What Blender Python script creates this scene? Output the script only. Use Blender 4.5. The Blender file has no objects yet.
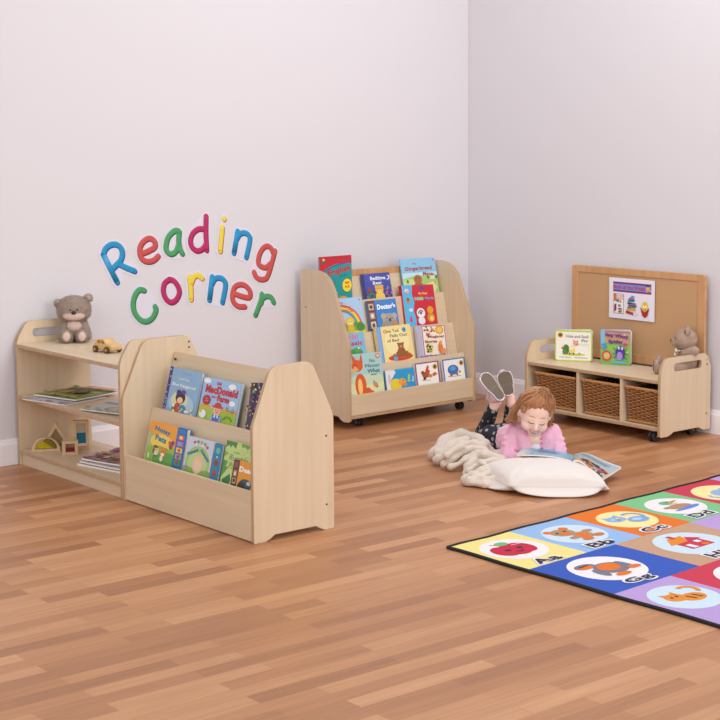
import bpy, bmesh, math, random
from mathutils import Vector, Matrix, noise
from mathutils.geometry import tessellate_polygon
R = math.radians
SC = bpy.context.scene
COL = SC.collection
random.seed(7)

# ------------------------------------------------------------------ camera
def make_camera():
    yaw, pit, rol = R(39.187), R(5.8765), R(-0.394)
    fw = Vector((math.sin(yaw)*math.cos(pit), math.cos(yaw)*math.cos(pit), -math.sin(pit)))
    rt = Vector((math.cos(yaw), -math.sin(yaw), 0))
    up = rt.cross(fw)
    r2 = rt*math.cos(rol) + up*math.sin(rol)
    u2 = -rt*math.sin(rol) + up*math.cos(rol)
    cd = bpy.data.cameras.new('camera')
    cam = bpy.data.objects.new('camera', cd)
    m = Matrix((r2, u2, -fw)).transposed().to_4x4()
    m.translation = (0, 0, 1.55)
    cam.matrix_world = m
    cd.sensor_width = 36
    cd.lens = 36*1555.62/720
    cd.shift_y = -62/720          # principal point above the middle of the square frame
    cd.clip_start = 0.05
    COL.objects.link(cam)
    SC.camera = cam
make_camera()

# ------------------------------------------------------------------ light
w = bpy.data.worlds.new('studio_world')
SC.world = w
w.use_nodes = True
bg = w.node_tree.nodes['Background']
bg.inputs[0].default_value = (0.94, 0.97, 1.0, 1)
bg.inputs[1].default_value = 0.82

def area(name, loc, target, size, power, col=(1, 1, 1)):
    ld = bpy.data.lights.new(name, 'AREA')
    ld.shape = 'RECTANGLE'
    ld.size, ld.size_y = size
    ld.energy = power
    ld.color = col
    o = bpy.data.objects.new(name, ld)
    o.location = loc
    d = Vector(target) - Vector(loc)
    o.rotation_euler = d.to_track_quat('-Z', 'Y').to_euler()
    COL.objects.link(o)
    return o
area('softbox_key', (3.7, -2.4, 2.7), (4.9, 6.0, 0.4), (3.4, 2.6), 180, (1, 0.985, 0.97))
area('softbox_fill', (-1.4, 1.8, 2.9), (6.3, 5.6, 0.5), (2.6, 2.2), 88, (1, 0.99, 0.98))
area('softbox_overhead', (5.0, 4.3, 3.7), (5.0, 4.9, 0.0), (2.2, 2.2), 56, (1, 0.98, 0.96))

SC.view_settings.view_transform = 'Standard'
SC.view_settings.look = 'None'
SC.view_settings.exposure = -0.10
SC.view_settings.gamma = 1.0
SC.view_settings.use_curve_mapping = False
SC.render.film_transparent = False

# ------------------------------------------------------------------ materials
def lin(c):
    if isinstance(c, str):
        c = tuple(int(c[i:i+2], 16)/255 for i in (0, 2, 4))
    return tuple((x/12.92 if x <= 0.04045 else ((x+0.055)/1.055)**2.4) for x in c) + (1.0,)
_M = {}
def flat(c, rough=0.5, bump=0.0, bscale=200, sheen=0.0, trans=0.0, name=None, metal=0.0, var=0.0):
    key = (c, rough, bump, bscale, sheen, trans, metal, var)
    if key in _M: return _M[key]
    m = bpy.data.materials.new(name or 'paint_'+str(c))
    m.use_nodes = True
    nt = m.node_tree; b = nt.nodes['Principled BSDF']
    b.inputs['Base Color'].default_value = lin(c)
    b.inputs['Roughness'].default_value = rough
    b.inputs['Metallic'].default_value = metal
    b.inputs['Sheen Weight'].default_value = sheen
    b.inputs['Transmission Weight'].default_value = trans
    tc = nt.nodes.new('ShaderNodeTexCoord')
    if bump or var:
        n = nt.nodes.new('ShaderNodeTexNoise'); n.inputs['Scale'].default_value = bscale
        n.inputs['Detail'].default_value = 3
        nt.links.new(tc.outputs['Object'], n.inputs['Vector'])
        if bump:
            bp = nt.nodes.new('ShaderNodeBump'); bp.inputs['Strength'].default_value = bump
            bp.inputs['Distance'].default_value = 0.004
            nt.links.new(n.outputs['Fac'], bp.inputs['Height'])
            nt.links.new(bp.outputs['Normal'], b.inputs['Normal'])
        if var:
            hsv = nt.nodes.new('ShaderNodeHueSaturation'); hsv.inputs['Color'].default_value = lin(c)
            mr = nt.nodes.new('ShaderNodeMapRange')
            mr.inputs['From Min'].default_value = 0.25; mr.inputs['From Max'].default_value = 0.75
            mr.inputs['To Min'].default_value = 1-var; mr.inputs['To Max'].default_value = 1+var
            nt.links.new(n.outputs['Fac'], mr.inputs['Value'])
            nt.links.new(mr.outputs['Result'], hsv.inputs['Value'])
            nt.links.new(hsv.outputs['Color'], b.inputs['Base Color'])
    _M[key] = m
    return m

def wood(name, base, dark, axis, rough=0.42, stretch=1.2, fine=38):
    """maple-like veneer, grain running along the given object axis"""
    m = bpy.data.materials.new(name); m.use_nodes = True
    nt = m.node_tree; b = nt.nodes['Principled BSDF']; b.inputs['Roughness'].default_value = rough
    tc = nt.nodes.new('ShaderNodeTexCoord'); mp = nt.nodes.new('ShaderNodeMapping')
    s = [fine]*3; s['xyz'.index(axis)] = stretch
    mp.inputs['Scale'].default_value = s
    nt.links.new(tc.outputs['Object'], mp.inputs['Vector'])
    n1 = nt.nodes.new('ShaderNodeTexNoise'); n1.inputs['Scale'].default_value = 1.0; n1.inputs['Detail'].default_value = 5
    n1.inputs['Distortion'].default_value = 0.4
    nt.links.new(mp.outputs[0], n1.inputs['Vector'])
    mp2 = nt.nodes.new('ShaderNodeMapping')
    s2 = [7]*3; s2['xyz'.index(axis)] = 1.3
    mp2.inputs['Scale'].default_value = s2
    nt.links.new(tc.outputs['Object'], mp2.inputs['Vector'])
    n2 = nt.nodes.new('ShaderNodeTexNoise'); n2.inputs['Scale'].default_value = 1.2; n2.inputs['Detail'].default_value = 3
    nt.links.new(mp2.outputs[0], n2.inputs['Vector'])
    ad = nt.nodes.new('ShaderNodeMath'); ad.operation = 'ADD'
    nt.links.new(n1.outputs['Fac'], ad.inputs[0]); nt.links.new(n2.outputs['Fac'], ad.inputs[1])
    cr = nt.nodes.new('ShaderNodeValToRGB')
    cr.color_ramp.elements[0].position = 0.36; cr.color_ramp.elements[0].color = lin(dark)
    cr.color_ramp.elements[1].position = 0.62; cr.color_ramp.elements[1].color = lin(base)
    hf = nt.nodes.new('ShaderNodeMath'); hf.operation = 'MULTIPLY'; hf.inputs[1].default_value = 0.5
    nt.links.new(ad.outputs[0], hf.inputs[0]); nt.links.new(hf.outputs[0], cr.inputs['Fac'])
    nt.links.new(cr.outputs['Color'], b.inputs['Base Color'])
    return m
MAPLE_Z = wood('maple_upright', 'DDC8AB', 'D4BC9D', 'z')
MAPLE_Y = wood('maple_along', 'DDC8AB', 'D4BC9D', 'y')
MAPLE_X = wood('maple_across', 'DDC8AB', 'D4BC9D', 'x')
EDGE = wood('edging', 'C2A382', 'B79673', 'z', 0.5)
BEECH = wood('beech', 'D3A273', 'C18E5F', 'z', 0.45)
BEECH_Y = wood('beech_along', 'D3A273', 'C18E5F', 'y', 0.45)
PALEW = wood('block_wood', 'E0C49C', 'CFAF84', 'z', 0.55)

def floor_mat():
    m = bpy.data.materials.new('strip_parquet'); m.use_nodes = True
    nt = m.node_tree; b = nt.nodes['Principled BSDF']
    N = nt.nodes.new; Lk = nt.links.new
    tc = N('ShaderNodeTexCoord')
    br = N('ShaderNodeTexBrick')
    br.offset = 0.37; br.offset_frequency = 2; br.squash = 1.0
    br.inputs['Scale'].default_value = 1.0
    br.inputs['Mortar Size'].default_value = 0.0006
    br.inputs['Mortar Smooth'].default_value = 0.2
    br.inputs['Brick Width'].default_value = 0.52
    br.inputs['Row Height'].default_value = 0.068
    br.inputs['Color1'].default_value = (0, 0, 0, 1); br.inputs['Color2'].default_value = (1, 1, 1, 1)
    br.inputs['Mortar'].default_value = (0.1, 0.1, 0.1, 1)
    Lk(tc.outputs['Object'], br.inputs['Vector'])
    cr = N('ShaderNodeValToRGB')
    e = cr.color_ramp.elements
    e[0].position = 0.0; e[0].color = lin('A06B48')
    e[1].position = 1.0; e[1].color = lin('C69067')
    x = e.new(0.35); x.color = lin('AF7851')
    x = e.new(0.7); x.color = lin('BA845B')
    Lk(br.outputs['Color'], cr.inputs['Fac'])
    mp = N('ShaderNodeMapping'); mp.inputs['Scale'].default_value = (3.0, 60, 1)
    Lk(tc.outputs['Object'], mp.inputs['Vector'])
    nz = N('ShaderNodeTexNoise'); nz.inputs['Scale'].default_value = 1; nz.inputs['Detail'].default_value = 6
    nz.inputs['Distortion'].default_value = 0.6
    Lk(mp.outputs[0], nz.inputs['Vector'])
    mr = N('ShaderNodeMapRange'); mr.inputs['From Min'].default_value = 0.3; mr.inputs['From Max'].default_value = 0.7
    mr.inputs['To Min'].default_value = 0.88; mr.inputs['To Max'].default_value = 1.08
    Lk(nz.outputs['Fac'], mr.inputs['Value'])
    hs = N('ShaderNodeHueSaturation')
    Lk(cr.outputs['Color'], hs.inputs['Color']); Lk(mr.outputs['Result'], hs.inputs['Value'])
    Lk(hs.outputs['Color'], b.inputs['Base Color'])
    b.inputs['Roughness'].default_value = 0.38
    b.inputs['Specular IOR Level'].default_value = 0.35
    return m
WALL = flat('DAD6DB', 0.85, 0.05, 60, name='wall_paint')
WHITE_TRIM = flat('F2EEF2', 0.5, name='white_gloss')
SCREW = flat('5A4A3C', 0.4, metal=0.3)
RUBBER = flat('24262B', 0.45)
STEEL = flat('A8A8AC', 0.3, metal=1.0)

# ------------------------------------------------------------------ object helpers
def link(name, me, mats=None, parent=None, mw=None):
    if mats:
        me.materials.clear()
        for m in (mats if isinstance(mats, (list, tuple)) else [mats]): me.materials.append(m)
    o = bpy.data.objects.new(name, me)
    COL.objects.link(o)
    if parent: o.parent = parent
    if mw is not None: o.matrix_local = mw
    return o
def tag(o, label, cat=None, group=None, kind=None):
    if label: o['label'] = label
    if cat: o['category'] = cat
    if group: o['group'] = group
    if kind: o['kind'] = kind
    return o
def thing(name, label, cat, mw=None, group=None):
    o = bpy.data.objects.new(name, None); COL.objects.link(o)
    o.empty_display_size = 0.05
    if mw is not None: o.matrix_world = mw if isinstance(mw, Matrix) else Matrix.Translation(mw)
    return tag(o, label, cat, group)
def smooth(o, ang=40):
    me = o.data
    me.polygons.foreach_set('use_smooth', [True]*len(me.polygons))
    me.set_sharp_from_angle(angle=R(ang))
    return o
def frame(org, xd, yd, zd):
    m = Matrix((Vector(xd).normalized(), Vector(yd).normalized(), Vector(zd).normalized())).transposed().to_4x4()
    m.translation = org
    return m
def bm_mesh(bm, name='mesh'):
    me = bpy.data.meshes.new(name); bm.to_mesh(me); bm.free(); return me
def box_bm(bm, x0, x1, y0, y1, z0, z1, mi=0):
    vs = [bm.verts.new((x, y, z)) for z in (z0, z1) for y in (y0, y1) for x in (x0, x1)]
    for f in ((0, 2, 3, 1), (4, 5, 7, 6), (0, 1, 5, 4), (2, 6, 7, 3), (0, 4, 6, 2), (1, 3, 7, 5)):
        bm.faces.new([vs[i] for i in f]).material_index = mi
def box(name, x0, x1, y0, y1, z0, z1, mats, parent=None, bev=0.002, mw=None):
    bm = bmesh.new(); box_bm(bm, x0, x1, y0, y1, z0, z1)
    if bev: bmesh.ops.bevel(bm, geom=bm.edges[:], offset=bev, segments=2, affect='EDGES', clamp_overlap=True)
    o = link(name, bm_mesh(bm), mats, parent, mw)
    return smooth(o, 30)
def tube_bm(bm, pts, rads, seg=8, squash=1.0, up=Vector((0, 0, 1)), caps=True, mi=0):
    pts = [Vector(p) for p in pts]
    if not isinstance(rads, (list, tuple)): rads = [rads]*len(pts)
    rings = []
    for i, p in enumerate(pts):
        t = (pts[min(i+1, len(pts)-1)] - pts[max(i-1, 0)])
        t = t.normalized() if t.length > 1e-9 else Vector((0, 0, 1))
        a = t.cross(up)
        if a.length < 1e-4: a = t.cross(Vector((1, 0.1, 0)))
        a.normalize(); b = a.cross(t).normalized()
        rings.append([bm.verts.new(p + (a*math.cos(k*2*math.pi/seg) + b*math.sin(k*2*math.pi/seg)*squash)*rads[i]) for k in range(seg)])
    for r0, r1 in zip(rings, rings[1:]):
        for k in range(seg):
            bm.faces.new((r0[k], r0[(k+1) % seg], r1[(k+1) % seg], r1[k])).material_index = mi
    if caps:
        bm.faces.new(rings[0][::-1]).material_index = mi; bm.faces.new(rings[-1]).material_index = mi
def ico_bm(bm, c, r, sub=2, rot=None, mi=0):
    if not isinstance(r, (tuple, list, Vector)): r = (r, r, r)
    M = Matrix.Translation(Vector(c)) @ (rot.to_4x4() if rot is not None else Matrix()) @ Matrix.Diagonal((*r, 1))
    g = bmesh.ops.create_icosphere(bm, subdivisions=sub, radius=1, matrix=M)
    for v in g['verts']:
        for f in v.link_faces: f.material_index = mi
def cyl_bm(bm, c, axis, r, L, seg=20, mi=0):
    a = Vector(axis).normalized()*L/2; c = Vector(c)
    tube_bm(bm, [c-a, c+a], r, seg, mi=mi, up=Vector((0.3, 0.2, 0.93)))
def capsule_bm(bm, p0, p1, r0, r1, n=10):
    p0, p1 = Vector(p0), Vector(p1)
    ico_bm(bm, p0, r0, 2); ico_bm(bm, p1, r1, 2)
    tube_bm(bm, [p0, p1], [r0, r1], 16)
def eval_mesh(o):
    dg = bpy.context.evaluated_depsgraph_get()
    dg.update()
    return bpy.data.meshes.new_from_object(o.evaluated_get(dg))
def organic(name, fn, mats, parent=None, voxel=0.005, it=6, mw=None, disp=None):
    """blend overlapping rounded volumes into one continuous skin"""
    bm = bmesh.new(); fn(bm)
    tmp = bpy.data.objects.new('tmp', bm_mesh(bm)); COL.objects.link(tmp)
    r = tmp.modifiers.new('r', 'REMESH'); r.mode = 'VOXEL'; r.voxel_size = voxel; r.use_smooth_shade = True
    s = tmp.modifiers.new('s', 'SMOOTH'); s.factor = 0.5; s.iterations = it
    me = eval_mesh(tmp)
    bpy.data.objects.remove(tmp)
    if disp:
        amp, sc = disp
        for v, n in [(v, v.normal.copy()) for v in me.vertices]:
            v.co += n*amp*noise.noise(v.co*sc)
    o = link(name, me, mats, parent, mw)
    me.polygons.foreach_set('use_smooth', [True]*len(me.polygons))
    return o

def fuzz(o, n, ln, seed=1, wd=0.0007):
    """short soft pile standing on a plush surface, part of the same mesh"""
    rg = random.Random(seed); me = o.data; bm = bmesh.new(); bm.from_mesh(me); bm.faces.ensure_lookup_table()
    fs = bm.faces[:]; N = len(fs)
    for k in range(n):
        f = fs[rg.randrange(N)]; c = f.calc_center_median(); nn = f.normal
        a = nn.orthogonal().normalized(); a.rotate(Matrix.Rotation(rg.uniform(0, 6.28), 3, nn))
        tip = c + nn*ln*rg.uniform(.6, 1.2) + Vector((rg.uniform(-1, 1), rg.uniform(-1, 1), rg.uniform(-1.4, .4)))*ln*.45
        v = [bm.verts.new(c-a*wd-nn*.0006), bm.verts.new(c+a*wd-nn*.0006), bm.verts.new(tip)]
        bm.faces.new(v)
    bm.to_mesh(me); bm.free(); return o

def rounded(pts, rad):
    """2D outline with rounded corners; rad is a number or one per corner"""
    out = []; n = len(pts)
    for i in range(n):
        r = rad[i] if isinstance(rad, (list, tuple)) else rad
        p = Vector(pts[i]); a = Vector(pts[i-1]); b = Vector(pts[(i+1) % n])
        if r <= 0: out.append(tuple(p)); continue
        da = (a-p); db = (b-p)
        ang = da.angle(db); d = min(r/math.tan(ang/2), da.length*0.49, db.length*0.49)
        s = p + da.normalized()*d; e = p + db.normalized()*d
        k = 7
        for j in range(k+1):
            t = j/k
            q = s*(1-t)**2 + p*2*t*(1-t) + e*t*t
            out.append(tuple(q))
    return out
def panel(name, outline, t, mats, parent=None, mw=None, holes=(), bev=0.0015, group=None):
    """flat board cut to an outline; slot 0 faces, slot 1 edging. local XY outline, thickness along Z 0..t"""
    cu = bpy.data.curves.new('c', 'CURVE'); cu.dimensions = '2D'; cu.fill_mode = 'BOTH'
    cu.extrude = t/2 - bev; cu.bevel_depth = bev; cu.bevel_resolution = 1
    for pts in [outline] + list(holes):
        sp = cu.splines.new('POLY'); sp.points.add(len(pts)-1); sp.use_cyclic_u = True
        # shrink is ignored: bevel grows the outline by bev
        for i, p in enumerate(pts): sp.points[i].co = (p[0], p[1], 0, 1)
    cu.offset = -bev
    o = bpy.data.objects.new('c', cu); COL.objects.link(o)
    me = eval_mesh(o); bpy.data.objects.remove(o)
    for v in me.vertices: v.co.z += t/2
    ob = link(name, me, mats, parent, mw)
    if isinstance(mats, (list, tuple)) and len(mats) > 1:
        for p in me.polygons: p.material_index = 0 if abs(p.normal.z) > 0.9 else 1
    smooth(ob, 35)
    return ob
# frames that stand a panel up: local x -> world dir, local y -> world up
def standX(x0, y, z=0):      # outline runs along +X, up +Z ; thickness towards -Y
    return frame((x0, y, z), (1, 0, 0), (0, 0, 1), (0, -1, 0))

_TXT = {}
def text_tris(s, bold=0.0):
    key = (s, bold)
    if key in _TXT: return _TXT[key]
    cu = bpy.data.curves.new('t', 'FONT'); cu.body = s; cu.align_x = 'CENTER'; cu.align_y = 'CENTER'
    cu.size = 1.0; cu.resolution_u = 3; cu.offset = bold; cu.space_character = 1.0+bold*1.5
    o = bpy.data.objects.new('t', cu); COL.objects.link(o)
    me = eval_mesh(o); bpy.data.objects.remove(o)
    vs = [(v.co.x, v.co.y) for v in me.vertices]
    fs = [tuple(p.vertices) for p in me.polygons]
    xs = [v[0] for v in vs]; ys = [v[1] for v in vs]
    cx, cy = (min(xs)+max(xs))/2, (min(ys)+max(ys))/2
    h = max(ys)-min(ys); wd = max(xs)-min(xs)
    vs = [(x-cx, y-cy) for x, y in vs]
    bpy.data.meshes.remove(me)
    _TXT[key] = (vs, fs, wd, h)
    return _TXT[key]

class Art:
    """printed or woven picture made of thin flat shapes on a face W x H (metres), coordinates 0..1"""
    def __init__(self, W, H, step=0.00012, matf=None):
        self.W, self.H, self.step = W, H, step; self.clip = True; self.y0 = 0
        self.v = []; self.f = []; self.mi = []; self.mats = []; self.z = step
        self.matf = matf or (lambda c: flat(c, 0.35))
    def slot(self, c):
        m = self.matf(c)
        if m not in self.mats: self.mats.append(m)
        return self.mats.index(m)
    def add(self, vs, fs, c):
        if self.clip and any(x < -1e-6 or x > 1+1e-6 or y < -1e-6 or y > 1+1e-6 for x, y in vs):
            nv, nf = [], []
            for f in fs:
                pg = [vs[i] for i in f]
                for ax, lim, sg in ((0, 0, 1), (0, 1, -1), (1, 0, 1), (1, 1, -1)):
                    out = []
                    for i in range(len(pg)):
                        p, q = pg[i-1], pg[i]; ip = (p[ax]-lim)*sg >= 0; iq = (q[ax]-lim)*sg >= 0
                        if ip != iq:
                            u = (lim-p[ax])/(q[ax]-p[ax]); out.append((p[0]+(q[0]-p[0])*u, p[1]+(q[1]-p[1])*u))
                        if iq: out.append(q)
                    pg = out
                    if len(pg) < 3: break
                if len(pg) >= 3: nf.append(tuple(range(len(nv), len(nv)+len(pg)))); nv += pg
            vs, fs = nv, nf
            if not fs: return
        b = len(self.v); s = self.slot(c)
        y0 = self.y0
        self.v += [(x*self.W, (y if y0 == 0 else (y0+y*(1-y0) if y > 1e-5 else 0))*self.H, self.z) for x, y in vs]
        for f in fs:
            self.f.append(tuple(b+i for i in f)); self.mi.append(s)
        self.z += self.step
    def poly(self, pts, c):
        tri = tessellate_polygon([[Vector((x*self.W, y*self.H, 0)) for x, y in pts]])
        out = []
        for t in tri:
            a, b_, c_ = [pts[i] for i in t]
            cr = (b_[0]-a[0])*(c_[1]-a[1]) - (b_[1]-a[1])*(c_[0]-a[0])
            out.append(t if cr > 0 else t[::-1])
        self.add(pts, out, c)
    def ell(self, cx, cy, rx, ry, c, n=20, rot=0, iso=False):
        if iso: ry = rx*self.W/self.H*ry
        cs, sn = math.cos(rot), math.sin(rot); asp = self.H/self.W
        pts = []
        for k in range(n):
            a = 2*math.pi*k/n; x = rx*math.cos(a); y = ry*math.sin(a)*asp
            pts.append((cx+x*cs-y*sn, cy+(x*sn+y*cs)/asp))
        self.add(pts, [tuple(range(n))], c)
    def text(self, s, cx, cy, h, c, wmax=None, bold=0.02, rot=0, skew=0, italic=0):
        vs, fs, wd, hh = text_tris(s, bold)
        k = h*self.H/hh
        kx = k
        if wmax: kx = wmax*self.W/wd
        cs, sn = math.cos(rot), math.sin(rot)
        P = []
        for x, y in vs:
            X = x*kx + italic*y*k; Y = y*k
            Y += skew*((X/(wd*kx/2))**2)*h*self.H if wd else 0
            P.append((cx+(X*cs-Y*sn)/self.W, cy+(X*sn+Y*cs)/self.H))
        self.add(P, fs, c)
    def arc(self, cx, cy, r0, r1, a0, a1, c, n=16, asp=None):
        asp = asp or self.W/self.H
        inn = []; out = []
        for k in range(n+1):
            a = R(a0+(a1-a0)*k/n)
            inn.append((cx+r0*math.cos(a), cy+r0*math.sin(a)*asp)); out.append((cx+r1*math.cos(a), cy+r1*math.sin(a)*asp))
        vs = inn+out; m = n+1
        self.add(vs, [(k, m+k, m+k+1, k+1) for k in range(n)][::1], c)
    def run(self, ops, rng=None):
        rng = rng or random.Random(3)
        for o in ops:
            k = o[0]
            if k == 'r': x0, y0, x1, y1, c = o[1:]; self.add([(x0, y0), (x1, y0), (x1, y1), (x0, y1)], [(0, 1, 2, 3)], c)
            elif k == 'e': self.ell(*o[1:])
            elif k == 'p': self.poly(o[1], o[2])
            elif k == 't': self.text(*o[1:6], **(o[6] if len(o) > 6 else {}))
            elif k == 'a': self.arc(*o[1:])
            elif k == 's':
                n, x0, y0, x1, y1, cs, sz = o[1:]
                for i in range(n):
                    s = sz*rng.uniform(0.6, 1.3)
                    self.ell(x0+(x1-x0)*rng.random(), y0+(y1-y0)*rng.random(), s, s*self.W/self.H*rng.uniform(.6, 1.2), rng.choice(cs), 7)
            elif k == 'l':   # squiggly text line suggestion: not lettering, a stroke
                (xa, ya), (xb, yb), wd, c = o[1:]
                d = Vector((xb-xa, (yb-ya))); n = Vector((-d.y, d.x)).normalized()*wd/2
                self.add([(xa-n.x, ya-n.y), (xb-n.x, yb-n.y), (xb+n.x, yb+n.y), (xa+n.x, ya+n.y)], [(0, 1, 2, 3)], c)
        return self
    def build(self, name, parent=None, mw=None, label=None):
        me = bpy.data.meshes.new(name)
        me.from_pydata(self.v, [], self.f)
        for m in self.mats: me.materials.append(m)
        me.polygons.foreach_set('material_index', self.mi)
        me.update()
        o = link(name, me, None, parent, mw)
        if label: o['label'] = label
        return o

def spline3(P, k=4):
    out = []
    for i in range(len(P)-1):
        a = P[max(i-1, 0)]; b = P[i]; c = P[i+1]; d = P[min(i+2, len(P)-1)]
        for j in range(k):
            t = j/k; out.append(0.5*((2*b)+(c-a)*t+(2*a-5*b+4*c-d)*t*t+(3*b-a-3*c+d)*t**3))
    out.append(P[-1]); return out

# ------------------------------------------------------------------ the room
def struct(o): o['kind'] = 'structure'; return o
WS = 0.035                                    # the back wall is a hair off square
def wallY(x): return 6.765 + WS*(x-3.3)
XR0, XR1 = 6.462, 6.50
bm = bmesh.new(); box_bm(bm, -4, 6.75, -3.5, 7.1, -0.06, 0)
struct(link('floor', bm_mesh(bm), floor_mat()))
bm = bmesh.new()
def wedge(bm, pts, z0, z1):
    lo = [bm.verts.new((*p, z0)) for p in pts]; hi = [bm.verts.new((*p, z1)) for p in pts]; n = len(pts)
    bm.faces.new(lo[::-1]); bm.faces.new(hi)
    for i in range(n): bm.faces.new((lo[i], lo[(i+1) % n], hi[(i+1) % n], hi[i]))
    bmesh.ops.recalc_face_normals(bm, faces=bm.faces[:])
yc = wallY(XR0)
wedge(bm, [(-4, wallY(-4)), (XR0, yc), (XR0, yc+.12), (-4, wallY(-4)+.12)], 0, 3.4)
struct(link('wall_left', bm_mesh(bm), WALL))
bm = bmesh.new()
def xr(y): return XR0 + (XR1-XR0)*(yc-y)/(yc-4.9)
wedge(bm, [(XR0, yc+.12), (XR0, yc), (xr(-3.5), -3.5), (xr(-3.5)+.12, -3.5), (XR0+.25, yc+.12)], 0, 3.4)
struct(link('wall_right', bm_mesh(bm), WALL))
def skirting(name, a, b, nrm):
    a, b = Vector((*a, 0)), Vector((*b, 0)); d = (b-a); L = d.length
    # profile: thickness out of the wall
    prof = [(0, 0), (0.012, 0), (0.012, 0.098), (0.008, 0.108), (0.005, 0.122), (0, 0.124)]
    bm = bmesh.new(); rings = []
    for p in (a, b): rings.append([bm.verts.new(p + Vector((*nrm, 0))*x + Vector((0, 0, z))) for x, z in prof])
    n = len(prof)
    for i in range(n): bm.faces.new((rings[0][i], rings[0][(i+1) % n], rings[1][(i+1) % n], rings[1][i]))
    bm.faces.new(rings[0]); bm.faces.new(rings[1][::-1])
    bmesh.ops.recalc_face_normals(bm, faces=bm.faces[:])
    struct(link(name, bm_mesh(bm), WHITE_TRIM))
skirting('baseboard_left', (-4, wallY(-4)), (XR0, yc), (0.035, -1))
skirting('baseboard_right', (XR0, yc), (xr(-3.5), -3.5), (-1, -0.025))
# the thin dark seal down the corner
bm = bmesh.new(); box_bm(bm, XR0-0.006, XR0, yc-0.006, yc-0.001, 0.124, 3.4)
struct(link('trim_1', bm_mesh(bm), flat('D6CACB', 0.7)))
# ------------------------------------------------------------------ furniture
MAPLE_U = wood('maple_panel', 'DDC8AB', 'D4BC9D', 'y')
MZ = [MAPLE_U, EDGE]
def screws(parent, pts, y, name='screw', col=None):
    for x, z in pts:
        bm = bmesh.new(); cyl_bm(bm, (x, y, z), (0, 1, 0), 0.0042, 0.002, 12)
        link(name, bm_mesh(bm), col or SCREW, parent)
MAPLE_PY = wood('maple_board', 'DDC8AB', 'D4BC9D', 'x')
MPY = [MAPLE_PY, EDGE]
def board(name, x0, x1, y0, y1, z0, z1, parent, mats=None):
    """shelf board with its front edge (low x) in edging"""
    o = box(name, x0, x1, y0, y1, z0, z1, mats or [MAPLE_Y, EDGE], parent, 0.0025)
    for p in o.data.polygons:
        if p.normal.x < -0.5: p.material_index = 1
    return o
def leaning(name, x0, z0, x1, z1, y0, y1, t, parent, pre=None):
    """board running along y whose face leans from (x0,z0) at the foot to (x1,z1) at the top"""
    d = Vector((x1-x0, 0, z1-z0)); L = d.length
    mw = (pre or Matrix()) @ frame((x0, y1, z0), (0, -1, 0), d, Vector((0, -1, 0)).cross(d))
    o = box(name, 0, y1-y0, 0, L, -t, 0, [MAPLE_X, EDGE], parent, 0.002, mw)
    for p in o.data.polygons:
        if abs(p.normal.y) > 0.7: p.material_index = 1
    return o

# -- A1: open shelf unit, standing at right angles to the wall
shelf = thing('open_shelf_unit', 'low maple open shelf unit with handle slots, bear and toy car on top', 'shelf unit', (3.375, 6.25, 0))
I = Matrix.Translation((-3.375, -6.25, 0))
def sub(mw): return I @ mw
prof = rounded([(0, 0), (0.392, 0), (0.392, 0.60), (0.345, 0.69), (0.055, 0.69), (0, 0.60)], [0.004, 0.004, .12, .05, .05, .12])
slot = rounded([(0.085, 0.613), (0.305, 0.613), (0.305, 0.652), (0.085, 0.652)], 0.024)
panel('side_panel', prof, 0.018, MZ, shelf, sub(standX(3.373, 6.744)), [slot])
panel('side_panel', prof, 0.018, MZ, shelf, sub(standX(3.373, 5.7885)), [slot])
def A1(o): o.matrix_local = I; return o
A1(board('top_shelf', 3.373, 3.75, 5.790, 6.7245, 0.566, 0.584, shelf))
A1(board('middle_shelf', 3.373, 3.75, 5.790, 6.7245, 0.319, 0.337, shelf))
A1(board('bottom_shelf', 3.373, 3.762, 5.790, 6.7245, 0.056, 0.074, shelf))
A1(box('plinth_board', 3.385, 3.401, 5.790, 6.7245, 0.0, 0.0555, MAPLE_Y, shelf, 0.001))
A1(box('plinth_board', 3.745, 3.760, 5.790, 6.7245, 0.0, 0.0555, MAPLE_Y, shelf, 0.001))

# -- A2: two-tier book display, next in the row
disp = thing('book_display_unit', 'low two-tier maple book display with sloping side panels', 'bookcase', (3.375, 5.28, 0))
I = Matrix.Translation((-3.375, -5.28, 0))
foot = [(0.345, 0), (0.325, 0.008), (0.30, 0.022), (0.10, 0.022), (0.075, 0.008), (0.055, 0)]
pr = rounded([(0, 0), (0, 0.445), (0.085, 0.665), (0.30, 0.70), (0.385, 0.50), (0.392, 0.0)], [.004, .10, .085, .07, .10, .004])
prR = rounded([(0, 0), (0, 0.455), (0.09, 0.68), (0.285, 0.685), (0.392, 0.46), (0.392, 0)], [.006, .10, .06, .06, .10, .006])
pr3 = prR + foot
prL = rounded([(0, 0), (0, 0.445), (0.11, 0.69), (0.345, 0.69), (0.392, 0.58), (0.392, 0)], [.006, .10, .07, .05, .10, .006]) + foot
panel('side_panel', pr3, 0.018, MZ, disp, sub(standX(3.373, 4.8085)))
panel('side_panel', prL, 0.018, MZ, disp, sub(standX(3.373, 5.7695)))
ya, yb = 4.810, 5.750
o = box('front_panel', 3.377, 3.393, ya, yb, 0.004, 0.200, MAPLE_Y, disp, 0.002, None); o.matrix_local = I
leaning('tier_panel', 3.460, 0.1425, 3.517, 0.395, ya, yb, 0.014, disp, I)
leaning('back_rest', 3.572, 0.340, 3.636, 0.625, ya, yb, 0.014, disp, I)
o = box('tier_ledge', 3.393, 3.470, ya, yb, 0.128, 0.142, MAPLE_Y, disp, 0.001); o.matrix_local = I
o = box('tier_ledge', 3.505, 3.572, ya, yb, 0.325, 0.339, MAPLE_Y, disp, 0.001); o.matrix_local = I
o = box('back_panel', 3.735, 3.751, ya, yb, 0.03, 0.42, MAPLE_Y, disp, 0.001); o.matrix_local = I
screws(disp, [], 0)
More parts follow.
